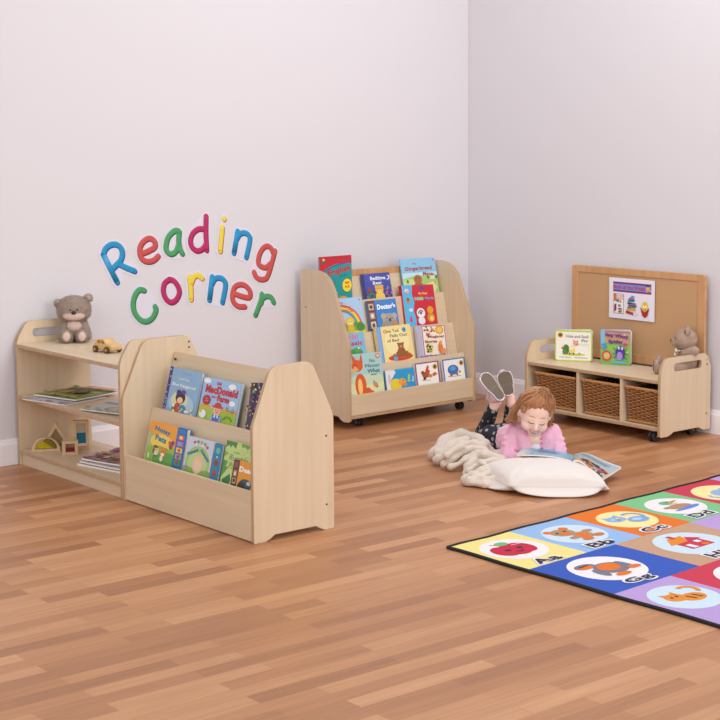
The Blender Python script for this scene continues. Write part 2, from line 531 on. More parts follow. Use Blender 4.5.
for x, z in ((3.727, 0.379), (3.727, 0.102)):
    bm = bmesh.new(); cyl_bm(bm, (x-3.375, 4.7905-5.28-0.0005, z), (0, 1, 0), 0.0042, 0.002, 12); link('screw', bm_mesh(bm), SCREW, disp)
for x, z in ((3.713, 0.662), (3.713, 0.638), (3.72, 0.60)):
    bm = bmesh.new(); cyl_bm(bm, (x-3.375, 5.7515-5.28-0.001, z), (0, 1, 0), 0.0042, 0.002, 12); link('screw', bm_mesh(bm), SCREW, disp)
bm = bmesh.new(); cyl_bm(bm, (3.622-3.375-.004, 5.715-5.28, 0.597), (1, 0, -.25), 0.006, 0.006, 12); link('screw', bm_mesh(bm), SCREW, disp)

# -- castor wheel assembly, two wheels on a swivel
def castor(parent, x, y, top, r=0.024, ax=(1, 0, 0), name='castor'):
    bm = bmesh.new()
    a = Vector(ax).normalized()
    for s in (-1, 1): cyl_bm(bm, Vector((x, y, r)) + a*s*0.011, a, r, 0.013, 22)
    bmesh.ops.bevel(bm, geom=[e for e in bm.edges if e.calc_length() > 0 and len(e.link_faces) == 2 and e.calc_face_angle() > 1.2], offset=0.003, segments=2, affect='EDGES')
    c = smooth(link(name, bm_mesh(bm), RUBBER, parent))
    bm = bmesh.new(); cyl_bm(bm, (x, y, (top+r)/2+.004), (0, 0, 1), 0.005, top-r-0.006, 10)
    box_bm(bm, x-0.018, x+0.018, y-0.018, y+0.018, top-0.004, top)
    cyl_bm(bm, (x, y, r), a, 0.004, 0.04, 10)
    link('castor_plate', bm_mesh(bm), STEEL, c)
    return c

# -- B: tall four-tier display on castors by the back wall
MB = frame((5.13, 6.37, 0), (math.cos(R(2)), math.sin(R(2)), 0), (-math.sin(R(2)), math.cos(R(2)), 0), (0, 0, 1))
big = thing('mobile_book_display', 'tall four-tier maple book display on castors against the back wall', 'bookcase', MB)
pB = [(0, 0), (0, 0.42), (0.125, 0.70), (0.24, 0.80), (0.39, 0.805), (0.40, 0.78), (0.40, 0)]
pB = rounded([(0, 0.0), (0, 0.42), (0.155, 0.765), (0.40, 0.82), (0.40, 0.0)], [.015, .10, .22, .03, .012])
pB = rounded([(0, 0.0), (0, 0.42), (0.16, 0.80), (0.40, 0.80), (0.40, 0.0)], [.015, .12, .17, .02, .012])
pB += [(0.36, 0), (0.335, 0.005), (0.315, 0.026), (0.09, 0.026), (0.07, 0.008), (0.045, 0)]
BW = 0.94
def standB(u, t=0.018): return frame((u, 0, 0.04), (0, 1, 0), (0, 0, 1), (1, 0, 0))
panel('side_panel', pB, 0.018, MZ, big, standB(-0.018))
panel('side_panel', pB, 0.018, MZ, big, standB(BW-0.018))
z0 = 0.04
def Bb(name, u0, u1, v0, v1, w0, w1, m=MAPLE_X, bev=0.0015): return box(name, u0, u1, v0, v1, w0+z0, w1+z0, m, big, bev)
def Blean(name, v0, w0, v1, w1, t=0.014):
    d = Vector((0, v1-v0, w1-w0)); L = d.length
    mw = frame((0, v0, w0+z0), (1, 0, 0), d, Vector((1, 0, 0)).cross(d))
    o = box(name, 0.001, BW-0.019, 0, L, -t, 0, [MAPLE_X, EDGE], big, 0.0015, mw)
    for p in o.data.polygons:
        if p.normal.y > 0.7: p.material_index = 1
    return o
Bb('front_panel', 0.001, BW-0.019, 0.003, 0.019, 0.034, 0.143)
Bb('bottom_board', 0.001, BW-0.019, 0.003, 0.385, 0.016, 0.033, EDGE)
Blean('tier_panel', 0.047, 0.06, 0.077, 0.284)
Blean('tier_panel', 0.118, 0.22, 0.165, 0.451)
Blean('tier_panel', 0.195, 0.39, 0.241, 0.620)
Blean('back_panel', 0.277, 0.56, 0.322, 0.762)
Bb('top_rail', 0.001, BW-0.019, 0.318, 0.338, 0.743, 0.782, BEECH)
Bb('tier_ledge', 0.001, BW-0.019, 0.019, 0.055, 0.060, 0.072)
Bb('tier_ledge', 0.001, BW-0.019, 0.080, 0.128, 0.214, 0.226)
Bb('tier_ledge', 0.001, BW-0.019, 0.165, 0.205, 0.380, 0.392)
Bb('tier_ledge', 0.001, BW-0.019, 0.245, 0.287, 0.548, 0.560)
Bb('rear_board', 0.001, BW-0.019, 0.383, 0.398, 0.034, 0.60)
for u in (0.112, 0.880):
    for v in (0.072, 0.33): castor(big, u, v, z0+0.0155, 0.0215, (1, 0.0, 0))
bm = bmesh.new(); cyl_bm(bm, (-0.0185, 0.355, 0.04+0.595), (1, 0, 0), 0.004, 0.002, 12); link('screw', bm_mesh(bm), SCREW, big)

# -- C: mobile bench with three baskets and a pinboard, by the right wall
CX, CY = 6.066, 5.53
bench = thing('storage_bench', 'low maple storage bench on castors holding three wicker baskets', 'bench', (CX, CY, 0))
I = Matrix.Translation((-CX, -CY, 0))
pc = rounded([(0, 0), (0, 0.32), (0.035, 0.402), (0.37, 0.402), (0.398, 0.33), (0.398, 0)], [.012, .10, .05, .05, .06, .012])
pc += [(0.345, 0), (0.325, 0.008), (0.305, 0.018), (0.105, 0.018), (0.085, 0.008), (0.06, 0)]
slotC = rounded([(0.103, 0.328), (0.322, 0.328), (0.322, 0.370), (0.103, 0.370)], 0.026)
panel('side_panel', pc, 0.018, MZ, bench, sub(standX(6.066, 5.067, 0.03)), [slotC])
panel('side_panel', pc, 0.018, MZ, bench, sub(standX(6.066, 6.008, 0.03)), [slotC])
def Cc(o): o.matrix_local = I; return o
y0, y1 = 5.0685, 5.9885
Cc(board('bench_top', 6.068, 6.420, y0, y1, 0.302, 0.320, bench))
Cc(board('bottom_board', 6.068, 6.420, y0, y1, 0.060, 0.078, bench))
Cc(box('rear_board', 6.424, 6.436, y0, y1, 0.060, 0.315, MAPLE_Y, bench, 0.001))
for yy in (5.317, 5.622):
    o = Cc(box('divider', 6.072, 6.422, yy-0.008, yy+0.008, 0.0785, 0.3015, [MAPLE_Z, EDGE], bench, 0.001))
for yy in (5.112, 5.945):
    for xx in (6.095, 6.385): castor(bench, xx-CX, yy-CY, 0.0595, 0.027, (0, 1, 0))
for x, z, c in ((6.432, 0.425, 'A5724A'), (6.432, 0.398, 'B9B5A8'), (6.432, 0.372, '7E8A5A'), (6.432, 0.115, '8A7A66')):
    bm = bmesh.new(); cyl_bm(bm, (x-CX, 5.0485-CY, z), (0, 1, 0), 0.006, 0.002, 12); link('screw_cap', bm_mesh(bm), flat(c, 0.5), bench)

pin = thing('pinboard', 'large framed tan pinboard standing behind the storage bench', 'noticeboard', (6.446, 5.54, 0.32))
I = Matrix.Translation((-6.446, -5.54, -0.32))
yb0, yb1, zb0, zb1 = 5.075, 6.008, 0.325, 0.833
fo = rounded([(0, 0), (yb1-yb0, 0), (yb1-yb0, zb1-zb0), (0, zb1-zb0)], 0.018)
fi = [(0.046, 0.046), (yb1-yb0-0.046, 0.046), (yb1-yb0-0.046, zb1-zb0-0.036), (0.046, zb1-zb0-0.036)]
mw = frame((6.456, yb1, zb0), (0, -1, 0), (0, 0, 1), (-1, 0, 0))
panel('board_frame', fo, 0.018, [BEECH_Y, BEECH], pin, I @ mw, [fi])
HESS = flat('C59B72', 0.95, 0.25, 900, var=0.04)
box('pin_surface', 6.443, 6.454, yb0+0.035, yb1-0.035, zb0+0.035, zb1-0.03, HESS, pin, 0, I)

# the printed sheet pinned on it
def sheet():
    W, H_ = 0.321, 0.222
    mw = frame((6.4355, 5.727, 0.559), (0, -1, 0), (0, 0, 1), (-1, 0, 0))
    t = thing('printed_sheet', 'white printed sheet reading book of the week on the pinboard', 'poster', mw)
    box('paper', 0, W, 0, H_, -0.0006, 0, flat('EFEAF6', 0.5), t, 0)
    for i, (x, y) in enumerate(((.02, .97), (.98, .97))): pass
    a = Art(W, H_, 0.0001)
    Bv = '3B3790'
    ops = [('r', .09, .66, .93, .90, Bv), ('r', .09, .70, .93, .86, '8C88CC'), ('r', .09, .885, .93, .905, 'B2455A'), ('r', .09, .655, .93, .675, 'B2455A'),
      ('t', 'Book of the Week', .44, .78, .10, 'B5233F', dict(wmax=.70, bold=.015)),
      ('e', .855, .79, .035, .05, 'E9C53C'), ('r', .82, .84, .89, .875, '2E3A78'), ('e', .90, .74, .02, .03, 'E8A08A'), ('e', .83, .72, .02, .03, 'E8A08A'),
      # bookcase
      ('r', .10, .12, .33, .61, '4A4A55'), ('r', .107, .13, .323, .60, 'F4F1F6'), ('r', .10, .42, .17, .60, 'D07A3C'), ('r', .18, .48, .32, .52, 'C96A6A'), ('r', .185, .49, .315, .51, 'F2DDE0'),
      ('r', .18, .54, .32, .58, 'C96A6A'), ('r', .185, .55, .315, .57, 'F2DDE0'), ('r', .17, .40, .20, .475, '3E8A78'), ('r', .205, .40, .23, .475, '4A6AC0'), ('r', .24, .39, .28, .46, 'E2A234'),
      ('p', [(.12, .15), (.17, .20), (.17, .37), (.12, .33)], '9A2E3E'), ('r', .20, .32, .27, .345, '3FA050'), ('r', .21, .29, .27, .315, 'C53045'), ('e', .25, .24, .05, .02, '3E50A8'), ('e', .26, .20, .05, .02, 'D8B040'), ('e', .25, .165, .045, .02, 'C04040'),
      # stack of books
      ('p', [(.38, .15), (.55, .11), (.55, .18), (.39, .22)], 'B52A30'), ('p', [(.55, .11), (.65, .12), (.65, .19), (.55, .18)], 'EADDE0'), ('p', [(.40, .22), (.60, .22), (.60, .27), (.41, .27)], 'E0A63C'),
      ('p', [(.42, .27), (.60, .29), (.60, .33), (.42, .31)], '5A8A40'), ('p', [(.43, .32), (.62, .33), (.62, .37), (.44, .36)], '7A3C9A'), ('p', [(.42, .37), (.60, .38), (.60, .41), (.42, .41)], '2F3050'),
      ('p', [(.42, .41), (.56, .44), (.55, .48), (.42, .45)], '49A860'), ('p', [(.43, .46), (.58, .46), (.58, .50), (.44, .50)], '3C60C0'), ('p', [(.44, .50), (.56, .50), (.57, .54), (.46, .54)], 'C05AA0'), ('p', [(.47, .54), (.54, .53), (.58, .57), (.52, .60)], '58A8C8'),
      # little reader
      ('e', .80, .35, .065, .125, 'E8C93A'), ('e', .775, .35, .022, .03, 'F6F2D8'), ('e', .825, .35, .022, .03, 'F6F2D8'), ('a', .80, .30, .02, .03, 200, 340, '7A4A20'),
      ('p', [(.70, .34), (.74, .28), (.80, .21), (.80, .08), (.745, .13), (.72, .24)], 'B62A34'), ('p', [(.90, .34), (.86, .28), (.80, .21), (.80, .08), (.855, .13), (.88, .24)], 'A3222E')]
    a.run(ops).build('sheet_print', t)
sheet()

# -- wicker baskets
def basket(y_c, W, label):
    D, Ht = 0.315, 0.192
    t = thing('wicker_basket', label, 'basket', Matrix.Translation((6.086, y_c, 0.079)), 'wicker baskets in the bench')
    rng = random.Random(int(y_c*1000))
    cols = [flat(c, 0.6, name='wicker') for c in ('B47E4A', 'C8935E', '9A6438', 'D4A676')]
    nst = 9
    def outline(h, off=0):            # basket tapers to its foot ; returns perimeter sampler
        k = 0.90 + 0.10*h
        hw, hd = W/2*k+off, D/2*k+off
        return hw, hd
    def pt(s, h, off):
        hw, hd = outline(h)
        hw += off; hd += off
        per = [2*hw, 2*hd, 2*hw, 2*hd]; tot = sum(per); q = (s % 1.0)*tot
        cx, cy = D/2, 0
        if q < per[0]: return Vector((cx-hd, cy+hw-q, 0))
        q -= per[0]
        if q < per[1]: return Vector((cx-hd+q, cy-hw, 0))
        q -= per[1]
        if q < per[2]: return Vector((cx+hd, cy-hw+q, 0))
        q -= per[2]
        return Vector((cx+hd-q, cy+hw, 0))
    bm = bmesh.new(); rows = 19; ns = 34; per = 34*4
    for r in range(rows):
        h = (r+0.5)/rows; z = h*(Ht-0.016)+0.004
        pts = []
        for i in range(per+1):
            s = i/per
            ph = math.sin(2*math.pi*s*ns/2 + (math.pi if r % 2 else 0))
            p = pt(s, h, 0.0050*ph); p.z = z + rng.uniform(-.0008, .0008) + 0.0006*math.sin(s*40+r)
            pts.append(p)
        tube_bm(bm, pts, 0.0037, 5, 0.8, caps=False, mi=rng.choice([0, 0, 1, 1, 2, 3]))
    o = link('weave', bm_mesh(bm), cols, t); o.data.polygons.foreach_set('use_smooth', [True]*len(o.data.polygons))
    bm = bmesh.new()
    for i in range(ns):
        s = (i+0.25)/ns*1.0
        p0 = pt(s, 0, 0); p1 = pt(s, 1, 0); p0.z = 0.003; p1.z = Ht-0.01
        tube_bm(bm, [p0, p1], 0.0026, 5)
    link('stakes', bm_mesh(bm), cols[2], t)
    bm = bmesh.new()
    for ph0 in (0, math.pi):
        pts = []
        for i in range(161):
            s = i/160; a = s*2*math.pi*34+ph0
            p = pt(s, 1, 0.004*math.cos(a)); p.z = Ht-0.009+0.0045*math.sin(a); pts.append(p)
        tube_bm(bm, pts, 0.0050, 6, caps=False)
    for ph0 in (0, math.pi):
        pts = []
        for i in range(161):
            s = i/160; a = s*2*math.pi*34+ph0
            p = pt(s, 0, 0.003*math.cos(a)); p.z = 0.0085+0.0035*math.sin(a); pts.append(p)
        tube_bm(bm, pts, 0.0048, 6, caps=False)
    o = link('rim', bm_mesh(bm), cols[1], t); o.data.polygons.foreach_set('use_smooth', [True]*len(o.data.polygons))
    hw, hd = outline(0.4)
    box('basket_base', D/2-hd+0.012, D/2+hd-0.012, -hw+0.012, hw-0.012, 0.004, 0.010, flat('7A4A2A', 0.7), t, 0)
    hw, hd = outline(0.0)
    bm = bmesh.new()       # added liner, dark colour stands for shade in the gaps; weave not see-through
    a = [pt(s, 0, -0.004) for s in (0, .25, .5, .75)]
    def ring(h, off, z):
        hw, hd = outline(h, off); return [(D/2-hd, hw, z), (D/2-hd, -hw, z), (D/2+hd, -hw, z), (D/2+hd, hw, z)]
    lo = [bm.verts.new(p) for p in ring(0, -0.0035, 0.006)]; hi = [bm.verts.new(p) for p in ring(1, -0.0035, Ht-0.012)]
    lo2 = [bm.verts.new(p) for p in ring(0, -0.006, 0.006)]; hi2 = [bm.verts.new(p) for p in ring(1, -0.006, Ht-0.012)]
    for k in range(4):
        j = (k+1) % 4
        bm.faces.new((lo[k], lo[j], hi[j], hi[k])); bm.faces.new((lo2[k], hi2[k], hi2[j], lo2[j])); bm.faces.new((hi[k], hi[j], hi2[j], hi2[k])); bm.faces.new((lo[k], lo2[k], lo2[j], lo[j]))
    link('gap_shade_liner', bm_mesh(bm), flat('5E3A20', 0.8, 0.6, 250), t)
basket(5.798, 0.285, 'wicker basket in the left bay of the bench, behind the girl')
basket(5.468, 0.262, 'wicker basket in the middle bay of the bench')
basket(5.187, 0.215, 'wicker basket in the right bay of the bench, below the seated bear')
# ------------------------------------------------------------------ letters on the wall
LETTERS = [
 ('R', 'blue', [[(0.585, 0.983), (0.662, 0.839)], [(0.585, 0.983), (0.598, 1.01), (0.626, 1.028), (0.659, 1.029), (0.687, 1.012), (0.696, 0.98), (0.685, 0.949), (0.664, 0.93), (0.635, 0.907)], [(0.668, 0.933), (0.717, 0.909), (0.766, 0.889)]]),
 ('e', 'red', [[(0.814, 0.976), (0.851, 0.986), (0.89, 1.005), (0.889, 1.034), (0.861, 1.05), (0.828, 1.04), (0.802, 1.01), (0.801, 0.971), (0.817, 0.943), (0.85, 0.932), (0.884, 0.938), (0.91, 0.957)]]),
 ('a', 'green', [[(1.041, 1.066), (1.037, 1.08), (1.011, 1.081), (0.976, 1.054), (0.961, 1.019), (0.961, 0.984), (0.987, 0.964), (1.017, 0.974), (1.04, 1.015)], [(1.043, 1.076), (1.038, 1.03), (1.045, 0.99), (1.06, 0.961)]]),
 ('d', 'crimson', [[(1.213, 1.149), (1.21, 1.062), (1.214, 0.971)], [(1.206, 1.081), (1.166, 1.085), (1.13, 1.066), (1.112, 1.031), (1.12, 0.994), (1.15, 0.972), (1.186, 0.978), (1.209, 1.004)]]),
 ('i', 'yellow', [[(1.318, 1.087), (1.309, 1.021), (1.301, 0.961)], [(1.329, 1.132), (1.33, 1.129)]]),
 ('n', 'blue', [[(1.417, 1.062), (1.39, 0.947)], [(1.407, 1.016), (1.431, 1.045), (1.463, 1.051), (1.495, 1.031), (1.495, 0.997), (1.472, 0.92)]]),
 ('g', 'red', [[(1.654, 0.933), (1.64, 0.96), (1.612, 0.973), (1.578, 0.956), (1.554, 0.912), (1.558, 0.874), (1.6, 0.857), (1.634, 0.877)], [(1.667, 0.944), (1.619, 0.818), (1.585, 0.794), (1.543, 0.804), (1.522, 0.837)]]),
 ('C', 'green', [[(0.821, 0.787), (0.792, 0.792), (0.767, 0.769), (0.753, 0.728), (0.76, 0.681), (0.793, 0.64), (0.83, 0.628), (0.868, 0.644), (0.889, 0.679), (0.885, 0.7)]]),
 ('o', 'crimson', [[(0.975, 0.833), (0.945, 0.814), (0.937, 0.772), (0.956, 0.731), (0.985, 0.714), (1.016, 0.726), (1.036, 0.761), (1.026, 0.798), (1.001, 0.825), (0.975, 0.833)]]),
 ('r', 'yellow', [[(1.101, 0.838), (1.108, 0.785), (1.11, 0.719)], [(1.109, 0.796), (1.127, 0.831), (1.154, 0.844), (1.182, 0.825)]]),
 ('n', 'blue', [[(1.246, 0.83), (1.226, 0.708)], [(1.242, 0.789), (1.264, 0.817), (1.293, 0.821), (1.321, 0.807), (1.332, 0.777), (1.31, 0.689)]]),
 ('e', 'red', [[(1.384, 0.733), (1.437, 0.713), (1.489, 0.703), (1.493, 0.736), (1.467, 0.765), (1.431, 0.777), (1.394, 0.767), (1.377, 0.732), (1.381, 0.69), (1.41, 0.662), (1.458, 0.655)]]),
 ('r', 'green', [[(1.573, 0.715), (1.567, 0.683), (1.528, 0.604)], [(1.567, 0.665), (1.579, 0.691), (1.609, 0.701), (1.64, 0.689), (1.654, 0.663)]]),
]
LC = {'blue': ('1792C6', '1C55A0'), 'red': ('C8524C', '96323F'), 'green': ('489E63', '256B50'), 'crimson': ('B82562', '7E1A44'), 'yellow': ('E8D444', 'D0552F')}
def hull(pts):
    pts = sorted(set(pts))
    def half(P):
        h = []
        for p in P:
            while len(h) > 1 and (h[-1][0]-h[-2][0])*(p[1]-h[-2][1])-(h[-1][1]-h[-2][1])*(p[0]-h[-2][0]) <= 0: h.pop()
            h.append(p)
        return h[:-1]
    return half(pts)+half(pts[::-1])
def spline(pts, k=5):
    if len(pts) < 3: return [Vector((*p, 0)) for p in pts]
    P = [Vector((*p, 0)) for p in pts]; out = []
    for i in range(len(P)-1):
        a = P[max(i-1, 0)]; b = P[i]; c = P[i+1]; d = P[min(i+2, len(P)-1)]
        for j in range(k):
            t = j/k
            out.append(0.5*((2*b)+(c-a)*t+(2*a-5*b+4*c-d)*t*t+(3*b-a-3*c+d)*t**3))
    out.append(P[-1]); return out
WL = frame((3.3, 6.7645, 0), (1, WS, 0), (0, 0, 1), (WS, -1, 0))
L_LAB = ['large blue wall letter R, first of the upper word', 'red wall letter e beside the large blue R', 'green wall letter a in the upper word', 'crimson wall letter d in the upper word',
  'yellow wall letter i with a dot', 'blue wall letter n between yellow i and red g', 'red wall letter g with a hooked tail, last of the upper word', 'large green wall letter C, first of the lower word',
  'crimson round wall letter o in the lower word', 'yellow wall letter r beside the crimson o', 'blue wall letter n in the lower word', 'red wall letter e in the lower word', 'green wall letter r ending the lower word']
for (ch, cn, strokes), lab in zip(LETTERS, L_LAB):
    xs = [p[0] for s in strokes for p in s]; zs = [p[1] for s in strokes for p in s]
    cx, cz = sum(xs)/len(xs), sum(zs)/len(zs)
    t = thing('wall_letter', lab, 'letter', WL @ Matrix.Translation((cx, cz, 0)), 'coloured letters on the wall')
    bm = bmesh.new()
    if ch == 'R': hs = [strokes[0]+strokes[1], strokes[2]]
    elif ch == 'n': hs = [strokes[0]+strokes[1]]
    elif ch in 'rgd' and len(strokes) > 1: hs = [strokes[0], strokes[1]] if ch == 'r' else [strokes[0]+strokes[1]]
    elif ch == 'i': hs = strokes
    else: hs = [sum(strokes, [])]
    for q, s in enumerate(hs):
        rim = []
        for x, y in s:
            for k in range(14):
                a = k*2*math.pi/14; rim.append((round(x-cx+0.027*math.cos(a), 5), round(y-cz+0.027*math.sin(a), 5)))
        h = hull(rim)
        lo = [bm.verts.new((x, y, 0.0)) for x, y in h]; hi = [bm.verts.new((x, y, 0.0012+q*0.0002)) for x, y in h]
        bm.faces.new(hi); n = len(h)
        for i in range(n): bm.faces.new((lo[i], lo[(i+1) % n], hi[(i+1) % n], hi[i]))
    link('backing', bm_mesh(bm), flat('DEDBE8', 0.3), t)
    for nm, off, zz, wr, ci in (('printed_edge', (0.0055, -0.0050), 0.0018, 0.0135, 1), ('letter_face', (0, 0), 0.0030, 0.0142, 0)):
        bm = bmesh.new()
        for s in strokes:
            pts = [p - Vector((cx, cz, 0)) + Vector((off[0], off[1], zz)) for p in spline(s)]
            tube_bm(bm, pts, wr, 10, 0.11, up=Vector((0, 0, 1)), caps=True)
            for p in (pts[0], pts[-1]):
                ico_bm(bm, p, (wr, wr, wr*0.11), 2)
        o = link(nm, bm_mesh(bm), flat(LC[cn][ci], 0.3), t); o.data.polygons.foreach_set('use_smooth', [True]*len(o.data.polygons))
# ------------------------------------------------------------------ books
PAGE = flat('EFE9DF', 0.8)
def book(label, mw, W, H, T, base, ops, back=None, group=None, spine=None, hard=True, name='picture_book', cat='book', rng=5, hid=.055):
    """mw: x right across the front cover, y up it, z out of it; origin at the front cover's lower left"""
    t = thing(name, label, cat, mw, group)
    ct = 0.0016 if hard else 0.0005
    bm = bmesh.new()
    box_bm(bm, 0, W, 0, H, -ct, 0)
    box_bm(bm, 0, W, 0, H, -T, -T+ct)
    box_bm(bm, -0.0012, ct*0.6, 0, H, -T, 0, 1)
    link('cover', bm_mesh(bm), [flat(base, 0.3), flat(spine or back or base, 0.3)], t)
    i = 0.003 if hard else 0.0006
    bm = bmesh.new(); box_bm(bm, ct, W-i, i, H-i, -T+ct, -ct)
    link('pages', bm_mesh(bm), PAGE, t)
    a = Art(W, H, 0.00012); a.y0 = .85*hid/H; a.run(ops, random.Random(rng)); a.build('cover_print', t)
    return t
def MA(u, w_bottom, tier, roll=0):      # A2 tiers ; u measured along the row from y=5.75 towards the room
    x0, z0, s = tier
    up = Vector((s, 0, 1)).normalized(); rt = Vector((0, -1, 0)); n = rt.cross(up)
    m = frame((3.375+x0+s*(w_bottom-z0), 5.75-u, w_bottom), rt, up, n)
    return m @ Matrix.Rotation(R(roll), 4, 'Z')
def MBk(u, wb, tier, roll=0):
    v0, z0, s = tier
    up = Vector((0, s, 1)).normalized(); rt = Vector((1, 0, 0)); n = rt.cross(up)
    return MB @ frame((u, v0+s*(wb-z0), wb+0.04), rt, up, n) @ Matrix.Rotation(R(roll), 4, 'Z')
G1 = 'picture books in the low display'
FR = (.052, .202, .235); BK = (.163, .395, .255)
FRb = 0.1445; BKb = 0.3415
grass = '7DB343'
# lower tier, left to right
book('orange picture book titled Noisy Pets at the left of the low display, lower tier', MA(.085, FRb, FR), .210, .213, .016, 'F2A43A',
 [('r', 0, 0, 1, .45, 'A9C24B'), ('p', [(0, .2), (0, .75), (.12, .72), (.16, .4), (.1, .2)], '9CC58A'), ('e', .5, .52, .42, .2, 'F6D35A'), ('e', .5, .18, .6, .24, '8DBB45'), ('e', .75, .1, .5, .2, '5FA34A'),
  ('t', 'Noisy', .48, .80, .155, '2F86A8', dict(wmax=.6, bold=.05, rot=R(-6))), ('t', 'Pets', .46, .60, .15, '2F86A8', dict(wmax=.42, bold=.05, rot=R(-6))),
  ('e', .35, .28, .11, .12, 'E8CF8E'), ('e', .27, .27, .04, .08, '8A4A2C'), ('e', .33, .38, .09, .04, '8A4A2C'), ('e', .36, .24, .05, .045, 'F6EBD0'), ('e', .37, .245, .016, .016, '3A2A22'), ('e', .33, .30, .012, .016, '3A2A22'), ('e', .39, .30, .012, .016, '3A2A22'), ('r', .30, .13, .40, .17, '3B56A0'),
  ('e', .62, .27, .11, .12, 'E58B3A'), ('p', [(.53, .32), (.54, .42), (.60, .37)], 'E58B3A'), ('p', [(.66, .37), (.72, .42), (.72, .32)], 'E58B3A'), ('e', .62, .23, .06, .045, 'FBEFD8'), ('e', .58, .29, .014, .02, '2F3A22'), ('e', .66, .29, .014, .02, '2F3A22'), ('e', .62, .245, .012, .01, 'C05060'), ('e', .60, .12, .06, .07, 'F6E6C8'),
  ('e', .12, .12, .03, .08, 'E9E2DA'), ('e', .86, .5, .06, .10, 'A9475E'), ('e', .82, .56, .05, .05, 'C25A50'), ('e', .92, .58, .04, .05, '7E3A78')], group=G1)
t = book('blue sound-button book beside the orange book, lower tier', MA(.296, FRb, FR), .070, .213, .020, '1F74B8',
 [('r', .1, .86, .9, .95, '2C84C6'), ('r', .18, .70, .82, .82, 'E2508C'), ('r', .18, .54, .82, .66, 'D861A6'), ('r', .18, .38, .82, .50, 'F0D748'), ('r', .18, .22, .82, .34, 'E88A3A'), ('r', .18, .06, .82, .18, '3E9B48'),
  ('e', .5, .76, .18, .045, 'F3E25C'), ('e', .5, .60, .18, .045, '6FB0DD'), ('e', .5, .44, .18, .045, 'E35A48'), ('e', .5, .28, .18, .045, '4A6AB8'), ('e', .5, .12, .18, .045, 'B02A38')], group=G1, spine='1A5F9C')
book('pale book with an egg-shaped green hill and blue curved title in the lower tier', MA(.378, FRb, FR), .196, .190, .018, 'C9D5E4',
 [('e', .5, .30, .46, .48, 'A8C878'), ('e', .5, .24, .36, .36, 'BBD68C'), ('r', 0, 0, 1, .14, '86B257'), ('e', .52, .26, .20, .26, 'E9C3A0'), ('e', .52, .22, .15, .17, 'EFCDB0'),
  ('e', .3, .86, .05, .05, 'D7556A'), ('e', .42, .90, .05, .05, '6CA050'), ('e', .55, .90, .05, .05, 'E08AA0'), ('e', .68, .87, .05, .05, '7CAF58'), ('e', .78, .80, .05, .05, 'D7556A'), ('e', .36, .82, .04, .03, 'F3F0EA'), ('e', .62, .82, .04, .03, 'F3F0EA'),
  ('t', 'Humpty', .29, .58, .11, '2F67B8', dict(wmax=.42, bold=.04, rot=R(28))), ('t', 'Dumpty', .74, .55, .11, '2F67B8', dict(wmax=.42, bold=.04, rot=R(-38))),
  ('e', .12, .12, .05, .06, 'B77AC0'), ('e', .85, .14, .04, .04, 'E48AA8')], group=G1, spine='E6E4E2')
book('narrow blue book with round coloured buttons, behind the pale egg book', MA(.586, FRb, (.050, .202, .235)), .050, .190, .012, '2A83B6',
 [('e', .5, .80, .30, .09, '5CC2B4'), ('e', .5, .45, .30, .09, '8A4A30'), ('e', .45, .16, .30, .09, '9C5432'), ('e', .5, .62, .12, .03, 'E8DDA0')], group=G1)
book('lime green jungle-leaf book at the right end of the lower tier', MA(.648, FRb, (.058, .202, .235)), .200, .210, .008, 'C3D987',
 [('p', [(0, 1), (0, .82), (.10, .9), (.16, .84), (.22, .92), (.34, .84), (.38, 1)], '4E8A48'), ('p', [(.5, 1), (.56, .9), (.64, .94), (.74, .88), (.82, .95), (1, .88), (1, 1)], '6BA24E'), ('p', [(0, .1), (.20, .36), (.10, .38), (.16, .5), (0, .52)], '5A9A4C'), ('p', [(.05, .04), (.28, .22), (.34, .08), (.2, 0)], '3E7E4A'), ('p', [(.0, .6), (.14, .7), (0, .74)], '7CB052'),
  ('t', 'in the', .4, .76, .06, '5A7A40', dict(bold=0)), ('t', 'Rumble', .50, .62, .15, '4A6A38', dict(wmax=.62, bold=-.01, italic=.2)), ('t', 'Park', .40, .42, .15, '4A6A38', dict(wmax=.36, bold=-.01, italic=.2)), ('s', 16, .5, .7, .95, .85, ['8A6AA8', 'A8C860', 'DDE8A8'], .014)], group=G1, hard=False)
book('small orange book with a brown patterned strip, in front of the lime green book', MA(.740, FRb, (.043, .202, .235)), .165, .150, .006, 'E79A2E',
 [('r', 0, 0, .24, 1, '5E3A34'), ('r', .05, .08, .19, .30, 'C9B08A'), ('r', .05, .36, .19, .60, 'A98A6A'), ('r', .05, .70, .19, .92, '8A5A58'), ('e', .12, .20, .05, .08, '4A3A30'), ('e', .12, .47, .05, .08, 'E6D6B4'), ('t', 'Deadly', .66, .66, .27, 'F6F2EA', dict(wmax=.78, bold=.06)),
  ('e', .60, .16, .25, .20, '47525E'), ('e', .72, .22, .08, .08, 'B8C0C4'), ('e', .45, .05, .15, .2, '2E3840')], group=G1, hard=False)
